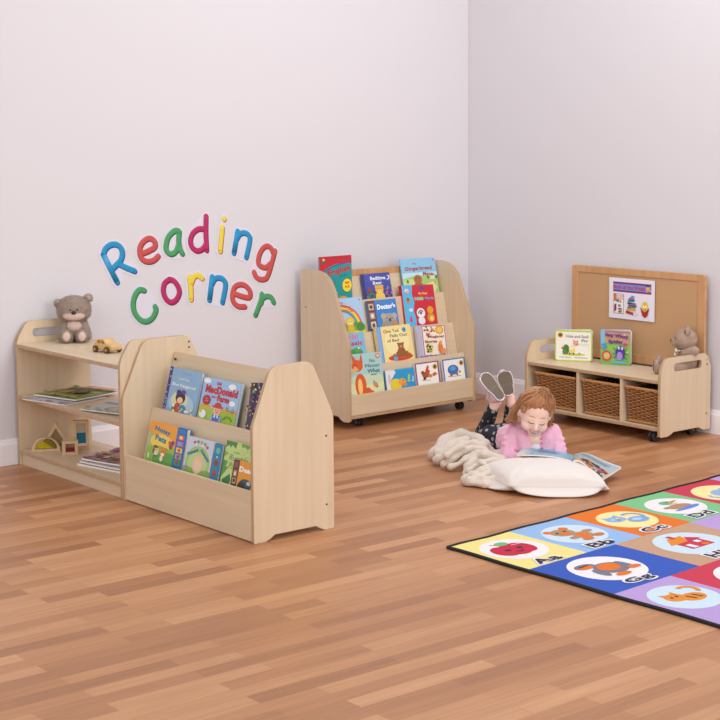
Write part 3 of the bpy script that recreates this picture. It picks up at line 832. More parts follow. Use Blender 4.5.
# upper tier
book('light blue picture book with a purple dotted spine, upper tier of the low display', MA(.052, BKb, BK, -1), .248, .238, .012, '8DB6DC',
 [('r', 0, 0, .09, 1, '43308C'), ('s', 14, .02, .03, .07, .97, ['E8E2F2'], .015), ('e', .55, .22, .40, .24, 'A9CBE6'), ('e', .48, .3, .26, .20, 'D9DDB8'),
  ('t', 'and my very own', .55, .90, .035, '5B78A8', dict(bold=0)), ('t', 'I Love You,', .50, .77, .065, 'F2F5FA', dict(bold=.02)), ('t', 'Blue Kangaroo!', .54, .62, .095, 'F5F8FC', dict(wmax=.74, bold=.03)),
  ('e', .50, .36, .15, .14, '3C2C34'), ('e', .42, .46, .07, .07, '453078'), ('e', .56, .49, .07, .05, '5A4890'), ('e', .50, .30, .09, .07, 'F0C9A8'), ('e', .46, .12, .11, .12, 'C44A38'), ('e', .62, .10, .11, .12, '3E86C0'), ('s', 16, .25, .02, .95, .22, ['7CB052', '4A9A5A', 'E8D050', 'F2F0E0'], .03)], group='picture books in the upper tier of the low display')
book('sky-blue farm book with red title and a farmer in a red hat, upper tier', MA(.325, BKb, BK, 0), .272, .223, .014, '9CC6EE',
 [('r', 0, 0, 1, .30, 'B8CE4A'), ('e', .8, .14, .35, .20, '9DC23C'), ('e', .15, .18, .25, .16, 'A5C84A'), ('r', 0, .33, 1, .36, 'E8A838'), ('r', 0, .27, 1, .30, 'E8A838'), ('e', .1, .92, .10, .06, 'F4F8FC'), ('e', .78, .88, .10, .07, 'F4F8FC'), ('e', .85, .5, .08, .06, 'F4F8FC'),
  ('t', 'Old', .42, .90, .075, 'C92C38', dict(bold=.05)), ('t', 'MacDonald', .52, .74, .19, 'C92C38', dict(wmax=.86, bold=.06, rot=R(0))), ('t', 'had a', .35, .575, .055, 'C92C38', dict(bold=.04)), ('t', 'Farm', .60, .56, .15, 'C92C38', dict(wmax=.32, bold=.06)),
  ('e', .17, .47, .11, .12, 'B92A38'), ('t', 'with', .17, .50, .03, 'F2D8D8', dict(bold=0)), ('t', 'sounds', .17, .45, .03, 'F2D8D8', dict(bold=0)),
  ('e', .50, .27, .095, .10, 'F0BE94'), ('e', .50, .36, .15, .035, 'D0432E'), ('e', .50, .40, .085, .06, 'C83A2A'), ('e', .47, .28, .012, .014, '3A2A22'), ('e', .53, .28, .012, .014, '3A2A22'), ('a', .50, .255, .02, .035, 200, 340, 'A83A30'), ('r', .40, .02, .60, .17, '4A72C0'), ('r', .44, .10, .48, .18, 'E8E8F0'), ('r', .52, .10, .56, .18, 'E8E8F0'), ('r', .36, .03, .41, .14, '8CB8E0'), ('r', .59, .03, .64, .14, '8CB8E0'),
  ('e', .14, .13, .09, .10, 'F4F0F2'), ('e', .09, .18, .02, .03, 'E89040'), ('a', .80, .04, .10, .13, 20, 160, '6C9A38'), ('s', 12, .65, .30, .98, .38, ['4A90C8', 'E8C040'], .02)], group='picture books in the upper tier of the low display')
book('book with a dark multicoloured striped cover at the right of the upper tier', MA(.684, BKb, BK, 6), .19, .238, .005, '3C3A5A',
 [('s', 170, .03, .02, .97, .98, ['D8B050', '8A3A4A', '4A6AA8', '6A4A8A', 'C8743A', 'E0D8C0', '2C2A40', '7A9A5A'], .028)], hard=False, group='picture books in the upper tier of the low display')

# ---- tall display
T1 = (.035, .143, .17); T2 = (.103, .284, .22); T3 = (.184, .451, .23); T4 = (.262, .62, .23)
b1, b2, b3, b4 = .0745, .2285, .3945, .5625
TG = ['picture books in the bottom tier of the tall display', 'picture books in the second tier of the tall display', 'picture books in the third tier of the tall display', 'picture books in the top tier of the tall display']
book('tall red and teal exercise book titled English, top left of the tall display', MBk(.008, b4, (.262, .62, .03)), .231, .308, .005, '1D9A9A',
 [('r', 0, .83, 1, 1, 'C4283A'), ('p', [(0, .83), (0, .62), (.2, .74), (.5, .83), (1, .90), (1, .83)], 'C4283A'), ('p', [(0, .60), (.2, .72), (.5, .81), (1, .875), (1, .86), (.5, .79), (.2, .70), (0, .57)], '3450A0'),
  ('t', 'English', .61, .68, .15, 'C4283A', dict(wmax=.72, bold=.04, rot=R(9))), ('t', 'Success', .72, .585, .04, '3450A0', dict(bold=.02, rot=R(7))), ('e', .84, .37, .16, .155, '22306A', 24), ('e', .84, .37, .148, .142, 'F2DC3C', 24), ('t', 'age', .84, .42, .055, 'D23A2A', dict(bold=.04)), ('t', '4-5', .84, .34, .06, 'D23A2A', dict(bold=.04)), ('t', 'activity', .45, .44, .025, 'B83A50'),
  ('e', .13, .90, .07, .045, '3A6A3A'), ('e', .13, .93, .04, .03, 'E8C060'), ('e', .70, .10, .14, .05, 'E2A43A'), ('p', [(.35, .2), (.55, .24), (.5, .2)], 'E2D24A')], hard=False, group=TG[3])
book('dark purple night-sky bear book in the top tier of the tall display', MBk(.334, b4, T4), .206, .197, .014, '4550A8',
 [('r', 0, .0, 1, .35, '5A3A88'), ('r', 0, 0, .05, 1, '2C2E70'), ('t', 'Bedtime', .55, .82, .14, 'E8E8F6', dict(wmax=.55, bold=.04)), ('t', 'Bear', .52, .64, .13, 'D8DCF2', dict(wmax=.34, bold=.04)), ('a', .90, .82, .05, .085, -110, 80, 'F0F0F4'),
  ('e', .55, .38, .15, .17, 'E2B040'), ('e', .44, .50, .05, .06, 'E2B040'), ('e', .66, .50, .05, .06, 'E2B040'), ('e', .55, .33, .07, .07, 'F2D890'), ('e', .55, .35, .02, .02, '5A3420'), ('e', .50, .42, .014, .016, '3A2420'), ('e', .60, .42, .014, .016, '3A2420'), ('e', .55, .12, .17, .18, 'E8C45A'), ('r', .15, .32, .25, .5, '9A4A38'), ('s', 22, .05, .05, .35, .28, ['3E9A50', '2E7A48', 'B05AA8'], .035), ('s', 16, .75, .05, .98, .5, ['7C5AB8', '3A8A6A', 'B070C0'], .03), ('s', 20, .05, .55, .95, .97, ['F0F0A0', 'B8C8F0'], .008)], group=TG[3])
book('pale blue book with a brown gingerbread figure and red title, top tier', MBk(.636, b4, T4, -.5), .272, .265, .008, '8CC4E6',
 [('r', 0, .33, 1, .62, 'BFE0EE'), ('e', .5, .20, .8, .34, 'A8C878'), ('e', .15, .28, .35, .18, 'C8D890'), ('p', [(.35, 0), (.6, .28), (.85, .36), (.95, .2), (.7, 0)], 'E0DCA8'), ('t', 'The', .38, .86, .05, 'B8404A'), ('t', 'Gingerbread', .48, .72, .13, 'B03840', dict(wmax=.78, bold=.03)), ('t', 'Man', .70, .58, .10, 'B03840', dict(bold=.03)), ('e', .93, .93, .025, .025, 'D84848'),
  ('e', .42, .44, .12, .12, 'A86A42'), ('e', .42, .18, .16, .20, 'A4663E'), ('e', .63, .24, .09, .05, 'A4663E'), ('e', .22, .22, .09, .05, 'A4663E'), ('e', .38, .47, .012, .014, '4A2A1A'), ('e', .46, .47, .012, .014, '4A2A1A'), ('p', [(.78, .42), (.78, .52), (.85, .57), (.91, .52), (.91, .42)], 'E8D8C0'), ('p', [(.76, .52), (.845, .60), (.93, .52)], 'A86850'), ('e', .72, .48, .03, .05, '4A8A4A'), ('e', .96, .48, .03, .05, '4A8A4A'), ('e', .12, .40, .03, .05, '4A8A4A')], hard=False, group=TG[3])
book('pale book with a rainbow and a yellow lion, left of the third tier', MBk(.028, b3, T3, -1), .24, .255, .008, 'A9CBEA',
 [('e', .5, .08, .7, .26, '86AE52'), ('r', 0, 0, 1, .12, 'D9D34A'), ('a', .30, .25, .58, .62, 5, 92, 'E0503C'), ('a', .30, .25, .54, .58, 5, 92, 'F0A43A'), ('a', .30, .25, .50, .54, 5, 92, 'F2DC50'), ('a', .30, .25, .46, .50, 5, 92, '6AB860'), ('a', .30, .25, .42, .46, 5, 92, '5A78C8'), ('t', 'The', .36, .88, .055, 'D0484A'), ('t', 'Wizard', .44, .78, .075, 'D0484A', dict(bold=.02, rot=R(-12), wmax=.38)), ('t', 'of Oz', .54, .66, .09, 'D0484A', dict(bold=.03, wmax=.30)),
  ('e', .56, .36, .14, .13, 'E6C23C'), ('e', .56, .35, .08, .075, 'F0DC8A'), ('e', .53, .37, .012, .014, '3A2A20'), ('e', .59, .37, .012, .014, '3A2A20'), ('e', .56, .16, .10, .12, 'E0BA3A'), ('r', .28, .14, .36, .34, '4A78B8'), ('e', .32, .38, .04, .04, 'B08050'), ('r', .38, .12, .44, .30, '6A7078'), ('e', .85, .22, .12, .12, '4A8A40'), ('e', .72, .30, .06, .06, '5A9A48'), ('e', .93, .93, .02, .02, 'D84848')], hard=False, group=TG[2])
book('blue book with a grey koala and a brown patterned strip, third tier', MBk(.302, b3, T3, 0), .220, .224, .008, '3F86CE',
 [('r', 0, 0, .27, 1, '6A4A48'), ('r', .05, .70, .22, .90, 'C8B8A0'), ('r', .05, .42, .22, .62, 'B09880'), ('r', .05, .12, .22, .34, 'D8CDB8'), ('e', .135, .80, .05, .06, '5A4038'), ('e', .135, .52, .05, .07, 'E8E0D0'), ('e', .135, .22, .05, .07, '6A4A3A'), ('t', "Doctor's", .64, .78, .17, 'F5F7FA', dict(wmax=.62, bold=.06)), ('t', 'at the', .45, .92, .04, 'D0485A'),
  ('e', .68, .36, .24, .20, 'A9A098'), ('e', .68, .14, .30, .20, '9C948C'), ('e', .50, .48, .09, .09, 'B4ACA4'), ('e', .87, .46, .09, .09, 'B4ACA4'), ('e', .70, .34, .045, .06, '5A504A'), ('e', .60, .40, .02, .022, '2A2420'), ('e', .78, .40, .02, .022, '2A2420'), ('e', .88, .2, .07, .12, 'C88A5A')], hard=False, group=TG[2])
def wordbook(m):
    return book('thick red word book with a light blue side band, third tier', m, .246, .292, .026, 'CC2B3E',
 [('p', [(0, 0), (.30, 0), (.34, .2), (.29, .4), (.34, .6), (.29, .8), (.33, 1), (0, 1)], '5CB8E4'), ('e', .62, .92, .075, .04, '3A50A8', 24), ('t', 'My First', .64, .79, .065, 'F2DC5A', dict(bold=.04)), ('t', '1000', .50, .675, .085, '8AD0B0', dict(wmax=.28, bold=.07)), ('t', 'Words', .82, .68, .06, '5CA8E4', dict(wmax=.28, bold=.05)),
  ('e', .14, .87, .07, .05, 'F0C8D8'), ('e', .16, .84, .05, .03, 'E8A0B8'), ('e', .15, .64, .05, .07, 'C88A3A'), ('e', .15, .67, .035, .035, '8A4A28'), ('e', .20, .42, .06, .04, 'E8E0E8'), ('e', .18, .22, .03, .06, 'D83A88'), ('e', .18, .17, .05, .03, 'D83A88'),
  # plain stand-ins for the pictures on the cover: a ball and a toy block
  ('e', .50, .34, .13, .115, 'ECECF2', 24), ('a', .50, .34, .05, .09, 20, 200, '5AA860'), ('e', .50, .16, .11, .09, 'E4E4EE', 20), ('e', .50, .34, .04, .035, '7A5AA8'), ('e', .80, .40, .10, .09, 'E2A030', 20), ('e', .80, .22, .12, .11, 'D8922C', 20), ('e', .82, .20, .06, .06, 'F0CE80', 16)], spine='4AA8D8', group=TG[2])
wordbook(MBk(.575, b3, (.190, .451, .225), -2.2))
book('pale blue book with a green frog, left end of the second tier', MBk(.015, b2, T2), .195, .235, .005, '7FBBE0',
 [('t', '100', .62, .88, .12, 'E8688A', dict(wmax=.34, bold=.03)), ('t', 'Classic', .52, .70, .14, 'C8344A', dict(wmax=.8, bold=.04)), ('e', .60, .42, .28, .12, '4E9A40'), ('e', .70, .50, .12, .08, '5AA848'), ('e', .74, .55, .04, .03, 'E8E8A0'), ('r', 0, 0, 1, .30, '6EAED6'), ('e', .6, .31, .36, .07, '3A8048')], hard=False, group=TG[1])
book('yellow book with a small brown bear and a blue balloon, second tier', MBk(.292, b2, (.090, .284, .22)), .256, .252, .022, 'F0DC96',
 [('r', 0, 0, .13, 1, '6F9AD6'), ('r', .02, 0, .10, 1, '84AEE2'), ('e', .55, .55, .36, .36, 'F4E6AC'), ('t', 'One Ted', .42, .86, .085, '7A5A38', dict(bold=.02, wmax=.44)), ('t', 'Falls Out', .62, .73, .085, '7A5A38', dict(bold=.02, wmax=.5)), ('t', 'of Bed', .44, .60, .08, '7A5A38', dict(bold=.02, wmax=.34)), ('e', .80, .86, .055, .065, '4A86D0'),
  ('e', .60, .13, .36, .09, 'C64A2C'), ('e', .70, .17, .22, .08, 'D05A34'), ('e', .64, .27, .12, .14, '9A6038'), ('e', .64, .44, .085, .08, '9A6038'), ('e', .57, .50, .03, .03, '9A6038'), ('e', .71, .50, .03, .03, '9A6038'), ('e', .64, .42, .04, .035, 'C89868'), ('e', .52, .24, .05, .05, '9A6038'), ('e', .50, .16, .09, .035, '9A6038'), ('e', .78, .16, .09, .035, '9A6038'), ('e', .78, .24, .05, .04, '9A6038'), ('r', .38, .06, .50, .16, '6AA0D0'), ('e', .42, .22, .03, .03, '7AA85A')], spine='5A86C8', group=TG[1])
book('cream story book with a dark red frame and painted flowers, second tier', MBk(.590, b2, (.098, .284, .22), -3), .222, .236, .020, 'D8D0DC',
 [('r', .17, .08, .98, .98, 'A8343E'), ('r', .195, .10, .955, .96, 'F2EADB'), ('r', 0, 0, .15, 1, 'B8B4D0'), ('e', .78, .84, .15, .13, 'E8A83A'), ('e', .78, .84, .09, .08, 'F0C868'), ('s', 20, .22, .80, .6, .95, ['D2622E', '5A8A4A', 'E8B850', 'C03A4A'], .03), ('t', '50', .36, .72, .09, 'A8343E', dict(bold=.05)), ('t', 'Magical', .62, .64, .09, 'A8343E', dict(wmax=.55, bold=.03)), ('t', 'Stories', .44, .51, .085, 'A8343E', dict(wmax=.42, bold=.03)),
  ('r', .25, .20, .48, .42, 'F4D85A'), ('s', 18, .26, .20, .48, .42, ['3A4A90', 'A84A5A', '4A8A68', '222A50'], .028), ('e', .74, .30, .08, .16, 'E08040'), ('e', .76, .46, .05, .06, 'E8A060'), ('e', .84, .2, .08, .09, 'E8965A'), ('r', 0, 0, 1, .075, '5A7ABA'), ('s', 24, 0, 0.0, 1, .12, ['4A6AB0', 'D0D8E8', 'A03A4A'], .02)], spine='C8C4D8', group=TG[1])
def fox(x, y, s, ops):
    O = 'D8602C'
    ops += [('e', x, y, .15*s, .24*s, O), ('e', x-.02, y-.03*s, .06*s, .17*s, 'F2C87A'), ('e', x-.05*s, y+.40*s, .15*s, .12*s, O), ('p', [(x-.17*s, y+.46*s), (x-.19*s, y+.66*s), (x-.06*s, y+.50*s)], O), ('p', [(x+.02*s, y+.50*s), (x+.08*s, y+.66*s), (x+.10*s, y+.44*s)], O), ('p', [(x-.12*s, y+.40*s), (x-.26*s, y+.22*s), (x-.02*s, y+.32*s)], 'E8B070'), ('e', x-.10*s, y+.42*s, .015, .015, '2A1A12'), ('e', x+.20*s, y-.16*s, .14*s, .05*s, O)]
    return ops
book('pale teal book with an orange fox, left of the bottom tier', MBk(.030, b1, T1, -1.5), .238, .285, .010, 'A8CFD0',
 fox(.30, .28, 1.12, [('r', 0, 0, 1, .40, 'DDE0B0'), ('e', .5, .40, .6, .12, 'C8D8B8')]) + [('e', .50, .12, .10, .10, 'D8602C'), ('t', 'No', .70, .82, .075, '4A5A48', dict(bold=0)), ('t', 'Matter', .70, .71, .075, '4A5A48', dict(bold=0, wmax=.44)), ('t', 'What', .72, .59, .09, '4A5A48', dict(bold=.01, wmax=.38)), ('l', (.62, .50), (.80, .505), .02, '6A8078'), ('e', .88, .92, .07, .055, 'D86848'), ('e', .88, .92, .045, .035, 'F0C8A8'), ('e', .74, .27, .07, .045, 'D8903A'), ('e', .70, .33, .03, .03, '6A9AC8'), ('e', .78, .22, .03, .025, 'B84A98'), ('s', 12, .5, .05, .95, .2, ['F0ECC0', 'C0C890'], .012)], hard=False, group=TG[0])
book('blue book with a yellow duckling, bottom tier beside the fox book', MBk(.288, b1, T1, 0), .212, .171, .010, '2F9CD2',
 [('p', [(0, 1), (0, 0), (.18, 0), (.14, .5), (.36, .88), (.3, 1)], 'E4E4E8'), ('e', .32, .30, .20, .30, 'E8CE3A'), ('e', .55, .42, .14, .16, 'E8A84A'), ('e', .62, .30, .09, .08, 'E08A3A'), ('e', .58, .48, .02, .025, '4A2A1A'), ('e', .12, .6, .05, .22, 'D8C0C8'), ('t', 'pets', .80, .55, .16, 'C8DC4A', dict(rot=R(80), bold=.04)), ('t', 'farm', .93, .50, .10, 'E8E8F0', dict(rot=R(80), bold=.02)), ('r', .42, .92, .95, .99, '3AA8DC')], group=TG[0])
def smallfr(u, wd, fr, label, ops):
    book(label, MBk(u, b1, T1, 0), wd, .189, .009, 'F2EEE8', [('r', 0, 0, 1, 1, fr), ('r', .06, .05, .94, .95, 'F4F1EA'), ('e', .83, .78, .10, .11, 'D8A838'), ('e', .83, .78, .06, .065, '4A5A3A')] + ops, group=TG[0])
smallfr(.510, .184, '8A4A98', 'small white book with a purple border and a running figure, bottom tier', [('e', .42, .50, .16, .12, 'A85A38'), ('e', .50, .62, .10, .09, 'C8543A'), ('p', [(.40, .62), (.52, .88), (.58, .80), (.50, .62)], 'C43A3A'), ('e', .30, .60, .07, .07, '8A4A28'), ('e', .60, .44, .09, .07, 'C88A50'), ('p', [(.74, .40), (.68, .50), (.80, .58), (.90, .48)], 'D0603A'), ('l', (.22, .30), (.60, .28), .015, '8A8078'), ('e', .35, .36, .06, .05, '4A3A30')])
smallfr(.722, .180, '3F7CC8', 'small white book with a blue border, right end of the bottom tier', [('e', .44, .55, .24, .20, '3A78C0'), ('e', .44, .60, .12, .09, '6AA0DC'), ('e', .34, .36, .06, .07, 'C8543A'), ('e', .60, .36, .05, .05, 'C06040'), ('e', .72, .44, .05, .05, 'D8843A'), ('l', (.18, .30), (.75, .28), .02, '7A6A40')])

# ---- two board books standing on the bench top
def standing(label, p0, p1, Hh, T, base, ops, fan, spine=None):
    p0, p1 = Vector(p0), Vector(p1); d = p1-p0; W = d.length
    up = Vector((0, 0, 1)); n = d.normalized().cross(up)
    m = frame(p0 + n*0.0, d, up, n)
    t = thing('board_book', label, 'book', m, 'board books standing on the bench')
    # half-open: the back leaf swings away from the spine on the right edge
    bmF = bmesh.new()
    box_bm(bmF, 0, W, 0, Hh, -0.0025, 0)
    bmesh.ops.bevel(bmF, geom=[e for e in bmF.edges if abs((e.verts[0].co-e.verts[1].co).z) > .001], offset=0.008, segments=4, affect='EDGES')
    link('front_cover', bm_mesh(bmF), flat(base, 0.3), t)
    k = 3
    for i in range(k):
        a = fan*(i+1)/k
        mm = Matrix.Translation((0, 0, -0.0035*(1+i*.4))) @ Matrix.Rotation(R(a), 4, 'Y')
        b = bmesh.new(); box_bm(b, 0.002, W-0.002, 0, Hh-.001*(i < k-1), -0.0025, 0)
        bmesh.ops.bevel(b, geom=[e for e in b.edges if abs((e.verts[0].co-e.verts[1].co).z) > .001], offset=0.008, segments=3, affect='EDGES')
        link('back_cover' if i == k-1 else 'board_page', bm_mesh(b), flat(spine or base, 0.3) if i == k-1 else PAGE, t, mm)
    Art(W, Hh, 0.00012).run(ops, random.Random(4)).build('cover_print', t)
    return t
standing('cream board book with a lime green border and a pink pig, on the bench', (6.205, 5.913, .3205), (6.311, 5.735, .3205), .171, .02, 'B9D23C',
 [('p', rounded([(.03, .04), (.97, .04), (.97, .95), (.03, .95)], .03), 'F3EFE4'), ('e', .145, .84, .075, .085, 'D89A2E'), ('e', .145, .84, .045, .05, '5A5A2A'), ('t', 'Hide-and-Seek', .60, .81, .10, '5A5A60', dict(wmax=.62, bold=.01)), ('t', 'Pig', .80, .66, .12, '5A5A60', dict(wmax=.17, bold=.02)),
  ('e', .5, .22, .32, .035, 'B4CC48'), ('e', .30, .38, .09, .16, '4E7A3C'), ('e', .26, .30, .06, .08, '5E8E46'), ('e', .20, .42, .03, .03, 'C84A4A'), ('e', .22, .50, .03, .03, 'E8E0E0'), ('e', .46, .38, .085, .12, 'E8D878'), ('e', .45, .42, .05, .04, 'F0F0F0'), ('e', .56, .58, .075, .08, 'E8A08A'), ('p', [(.49, .62), (.50, .72), (.55, .65)], 'E0907C'), ('p', [(.58, .65), (.62, .72), (.62, .62)], 'E0907C'), ('e', .60, .55, .03, .025, 'D07C6C'), ('e', .40, .25, .02, .04, '8A3A30'), ('e', .50, .25, .02, .04, '8A3A30'), ('e', .66, .26, .03, .02, 'D0603A'),
  ('t', 'a lift and look book', .78, .55, .03, 'A8C060'), ('l', (.12, .13), (.45, .125), .02, '9A9A94'), ('l', (.52, .125), (.88, .12), .02, '9A9A94')], 20, 'E4E8E0')
standing('green and purple spider board book with a red touch circle, on the bench', (6.290, 5.655, .3205), (6.352, 5.500, .3205), .190, .03, '7DB85A',
 [('r', 0, .62, 1, 1, 'C2A078'), ('r', 0, .55, .13, 1, '7CC4E8'), ('e', .5, .45, .7, .14, '8CC45A'), ('r', .16, .93, 1, .96, '9A6ABC'), ('s', 26, .05, .06, .95, .5, ['F2E85A', '5A9A44', 'E878A8', '4A8ACA', 'B8E070'], .018), ('s', 14, .6, .6, .98, .95, ['8A6AC8', 'E8D8A8'], .016),
  ('t', 'Incy Wincy', .56, .83, .13, '7A2A90', dict(wmax=.78, bold=.06, rot=R(-4))), ('t', 'Spider', .52, .66, .13, '7A2A90', dict(wmax=.50, bold=.06)), ('e', .12, .52, .10, .09, '3E9AD8'), ('e', .05, .52, .03, .03, 'E8843A'), ('e', .84, .60, .08, .05, 'DA3A88'),
  ('e', .22, .26, .155, .145, 'D8304A', 24), ('e', .22, .26, .115, .105, 'F08AA0', 24), ('e', .22, .26, .08, .075, 'C8CC3A', 20),
  ('e', .68, .36, .16, .20, '4A3A9A', 24), ('e', .66, .27, .10, .12, 'A88AD8', 20), ('e', .63, .50, .035, .04, 'F6F6FA'), ('e', .74, .49, .035, .04, 'F6F6FA'), ('e', .635, .495, .014, .018, '1A1A2A'), ('e', .735, .485, .014, .018, '1A1A2A'),
  ('l', (.53, .42), (.44, .50), .02, '4A3A9A'), ('l', (.53, .34), (.43, .34), .02, '4A3A9A'), ('l', (.54, .26), (.46, .20), .02, '4A3A9A'), ('l', (.83, .42), (.92, .50), .02, '4A3A9A'), ('l', (.83, .34), (.93, .33), .02, '4A3A9A'), ('l', (.82, .26), (.90, .18), .02, '4A3A9A'), ('e', .65, .09, .28, .03, '6AB4E4')], 26, '8A62B8')

# ---- magazines lying on the open shelves
def mag(label, corner, ang, z, W, Hh, base, ops, curl=0.012, T=0.003, group='magazines on the open shelves', seed=1):
    """thin booklet lying flat; corner = near-left corner, ang = direction of its width"""
    m = Matrix.Translation((corner[0], corner[1], z)) @ Matrix.Rotation(R(ang), 4, 'Z')
    t = thing('magazine', label, 'magazine', m, group)
    def hz(x, y):
        return curl*((x/W-.5)**2*1.2*abs(math.sin(seed))+((y/Hh)**3)*.4)*(1)
    nx, ny = 10, 10
    bm = bmesh.new()
    lo = [[bm.verts.new((W*i/nx, Hh*j/ny, hz(W*i/nx, Hh*j/ny))) for j in range(ny+1)] for i in range(nx+1)]
    hi = [[bm.verts.new((W*i/nx, Hh*j/ny, hz(W*i/nx, Hh*j/ny)+T)) for j in range(ny+1)] for i in range(nx+1)]
    for i in range(nx):
        for j in range(ny):
            bm.faces.new((hi[i][j], hi[i+1][j], hi[i+1][j+1], hi[i][j+1])); bm.faces.new((lo[i][j], lo[i][j+1], lo[i+1][j+1], lo[i+1][j]))
    for i in range(nx):
        bm.faces.new((lo[i][0], lo[i+1][0], hi[i+1][0], hi[i][0])); bm.faces.new((lo[i+1][ny], lo[i][ny], hi[i][ny], hi[i+1][ny]))
    for j in range(ny):
        bm.faces.new((lo[0][j+1], lo[0][j], hi[0][j], hi[0][j+1])); bm.faces.new((lo[nx][j], lo[nx][j+1], hi[nx][j+1], hi[nx][j]))
    link('pages', bm_mesh(bm), PAGE, t)
    a = Art(W, Hh, 0.00015); a.run([('r', 0.002, 0.002, .998, .998, base)]+ops, random.Random(seed))
    # subdivide the print so it follows the curl
    me = bpy.data.meshes.new('print'); me.from_pydata(a.v, [], a.f)
    for mt in a.mats: me.materials.append(mt)
    me.polygons.foreach_set('material_index', a.mi); me.update()
    bm = bmesh.new(); bm.from_mesh(me)
    for k in range(1, nx):
        bmesh.ops.bisect_plane(bm, geom=bm.verts[:]+bm.edges[:]+bm.faces[:], plane_co=(W*k/nx, 0, 0), plane_no=(1, 0, 0))
        bmesh.ops.bisect_plane(bm, geom=bm.verts[:]+bm.edges[:]+bm.faces[:], plane_co=(0, Hh*k/ny, 0), plane_no=(0, 1, 0))
    for v in bm.verts: v.co.z += hz(v.co.x, v.co.y)+T+0.0002
    bm.to_mesh(me); bm.free()
    link('cover_print', me, None, t)
    return t
zz = 0.3375
mag('pale magazine at the bottom of the pile on the middle shelf', (3.385, 6.33), 100, zz, .30, .25, 'D8D4DC', [('s', 30, 0, 0, 1, .2, ['7A8A6A', '9A6A7A', 'C8C0D8'], .03)], 0.004, .004, seed=2) .location.z += 0
bpy.data.objects['magazine'].matrix_world = Matrix.Translation((3.41, 6.36, zz)) @ Matrix.Rotation(R(-76), 4, 'Z') @ Matrix.Rotation(0, 4, 'X') @ Matrix.Translation((-.25, -.02, 0))
mag('green wildlife magazine with a black and orange cover, top of the middle-shelf pile', (3.40, 6.62), -76, zz+.0105, .285, .275, '8FA84A',
 [('s', 60, 0, 0, 1, 1, ['A8B858', '7A9440', 'C0B45A', '5E8038'], .05), ('e', .45, .62, .24, .18, '2A2628'), ('e', .62, .50, .12, .10, '3A3034'), ('e', .40, .48, .08, .06, 'C88A8A'), ('r', .35, .84, 1, 1, 'E07A34'), ('l', (.4, .92), (.9, .92), .05, 'F2D0A8'), ('s', 26, 0, .0, .6, .22, ['C8A84A', '4A6A38', 'D8D0A0'], .03), ('r', 0, .0, 1, .03, 'D8D8D0')], 0.006, .006, seed=3)
mag('blue and white magazine lying lowest beside the end panel on the middle shelf', (3.435, 6.18), -83, zz, .30, .20, '4A90C0', [('s', 40, 0, 0, 1, 1, ['3A80B0', 'D8DCD8', '8AB0A0'], .05)], .003, .003, seed=4)
mag('grey animal picture magazine on top, beside the end panel on the middle shelf', (3.375, 6.135), -72, zz+.0075, .27, .19, 'C8CDC8', [('r', 0, .82, 1, 1, '4A9AC8'), ('e', .62, .42, .30, .30, 'A89A84'), ('e', .62, .40, .20, .22, 'C8B898'), ('e', .58, .48, .04, .05, '5A4A3A'), ('e', .7, .48, .04, .05, '5A4A3A'), ('s', 24, 0, .0, 1, .3, ['A8B0A0', '7A8A70', 'E0E0DC'], .04)], .008, .0035, seed=5)
zz = 0.0745
mag('magazine with pink page edges lowest in the bottom-shelf pile', (3.405, 6.225), -78, zz, .30, .22, 'E6DCE6', [('s', 30, 0, 0, 1, 1, ['C8A0C0', 'D8D0E0'], .04)], .004, .008, seed=6)
mag('white magazine in the middle of the bottom-shelf pile', (3.412, 6.215), -80, zz+.0135, .30, .22, 'DDD8E2', [('s', 30, 0, 0, 1, 1, ['B8A8C8', 'E0D8A0'], .04)], .004, .006, seed=7)
mag('bright magazine with purple, yellow and orange patterns on top of the bottom shelf', (3.42, 6.21), -76, zz+.0245, .29, .23, 'B07AA0', [('s', 70, 0, 0, 1, 1, ['E8C040', '8A4A9A', 'D87A3A', '4A8A60', 'C85A78', 'E8D8C0'], .06), ('a', .5, .5, .14, .18, 0, 330, 'D89A30', 24), ('a', .25, .4, .08, .11, 0, 340, 'C06A30', 20), ('r', .45, .88, .95, 1.0, 'F2E030')], .008, .007, seed=8)

# ------------------------------------------------------------------ translucent wooden blocks on the bottom shelf
vd = Vector((-.48, -.877, 0)).normalized()          # they face the room
def block(label, c, W, Hh, T, outer, inner, insert, name='window_block', yaw=0):
    rt = Vector((-vd.y, vd.x, 0)) * 1.0
    rt = Vector((0.877, -0.48, 0)); rt.rotate(Matrix.Rotation(R(yaw), 3, 'Z')); n = rt.cross(Vector((0, 0, 1)))
    m = frame(Vector((*c, 0.0745)) - rt*W/2, rt, (0, 0, 1), n)
    t = thing(name, label, 'toy block', m, 'wooden blocks on the bottom shelf')
    panel('block_frame', outer, T, PALEW, t, Matrix.Translation((0, 0.0, -T/2)), [inner], 0.0012)
    for pts, c_ in insert:
        panel('window_insert', pts, 0.004, flat(c_, 0.08, trans=0.55), t, Matrix.Translation((0, 0, -0.002)), [], 0.0003)
    return t
def semi(cx, r, y0, n=18): return [(cx+r*math.cos(math.pi*k/n), y0+r*math.sin(math.pi*k/n)) for k in range(n+1)]
block('arched wooden block with a yellow window', (3.452, 6.612), .136, .07, .03, semi(.068, .068, 0), semi(.068, .052, .012, 16), [([(.02, .014), (.10, .014), (.08, .032), (.052, .048), (.035, .040), (.026, .03)], 'F2DC10'), ([(.101, .014), (.116, .014), (.108, .036), (.09, .053), (.07, .062), (.053, .0485), (.081, .0325)], 'A89A30')])
block('triangular wooden block with a clear centre, behind the arched block', (3.515, 6.628), .15, .13, .028, [(0, 0), (.15, 0), (.075, .130)], [(.022, .013), (.128, .013), (.075, .103)], [([(.024, .0145), (.126, .0145), (.075, .100)], 'B9A27C')])
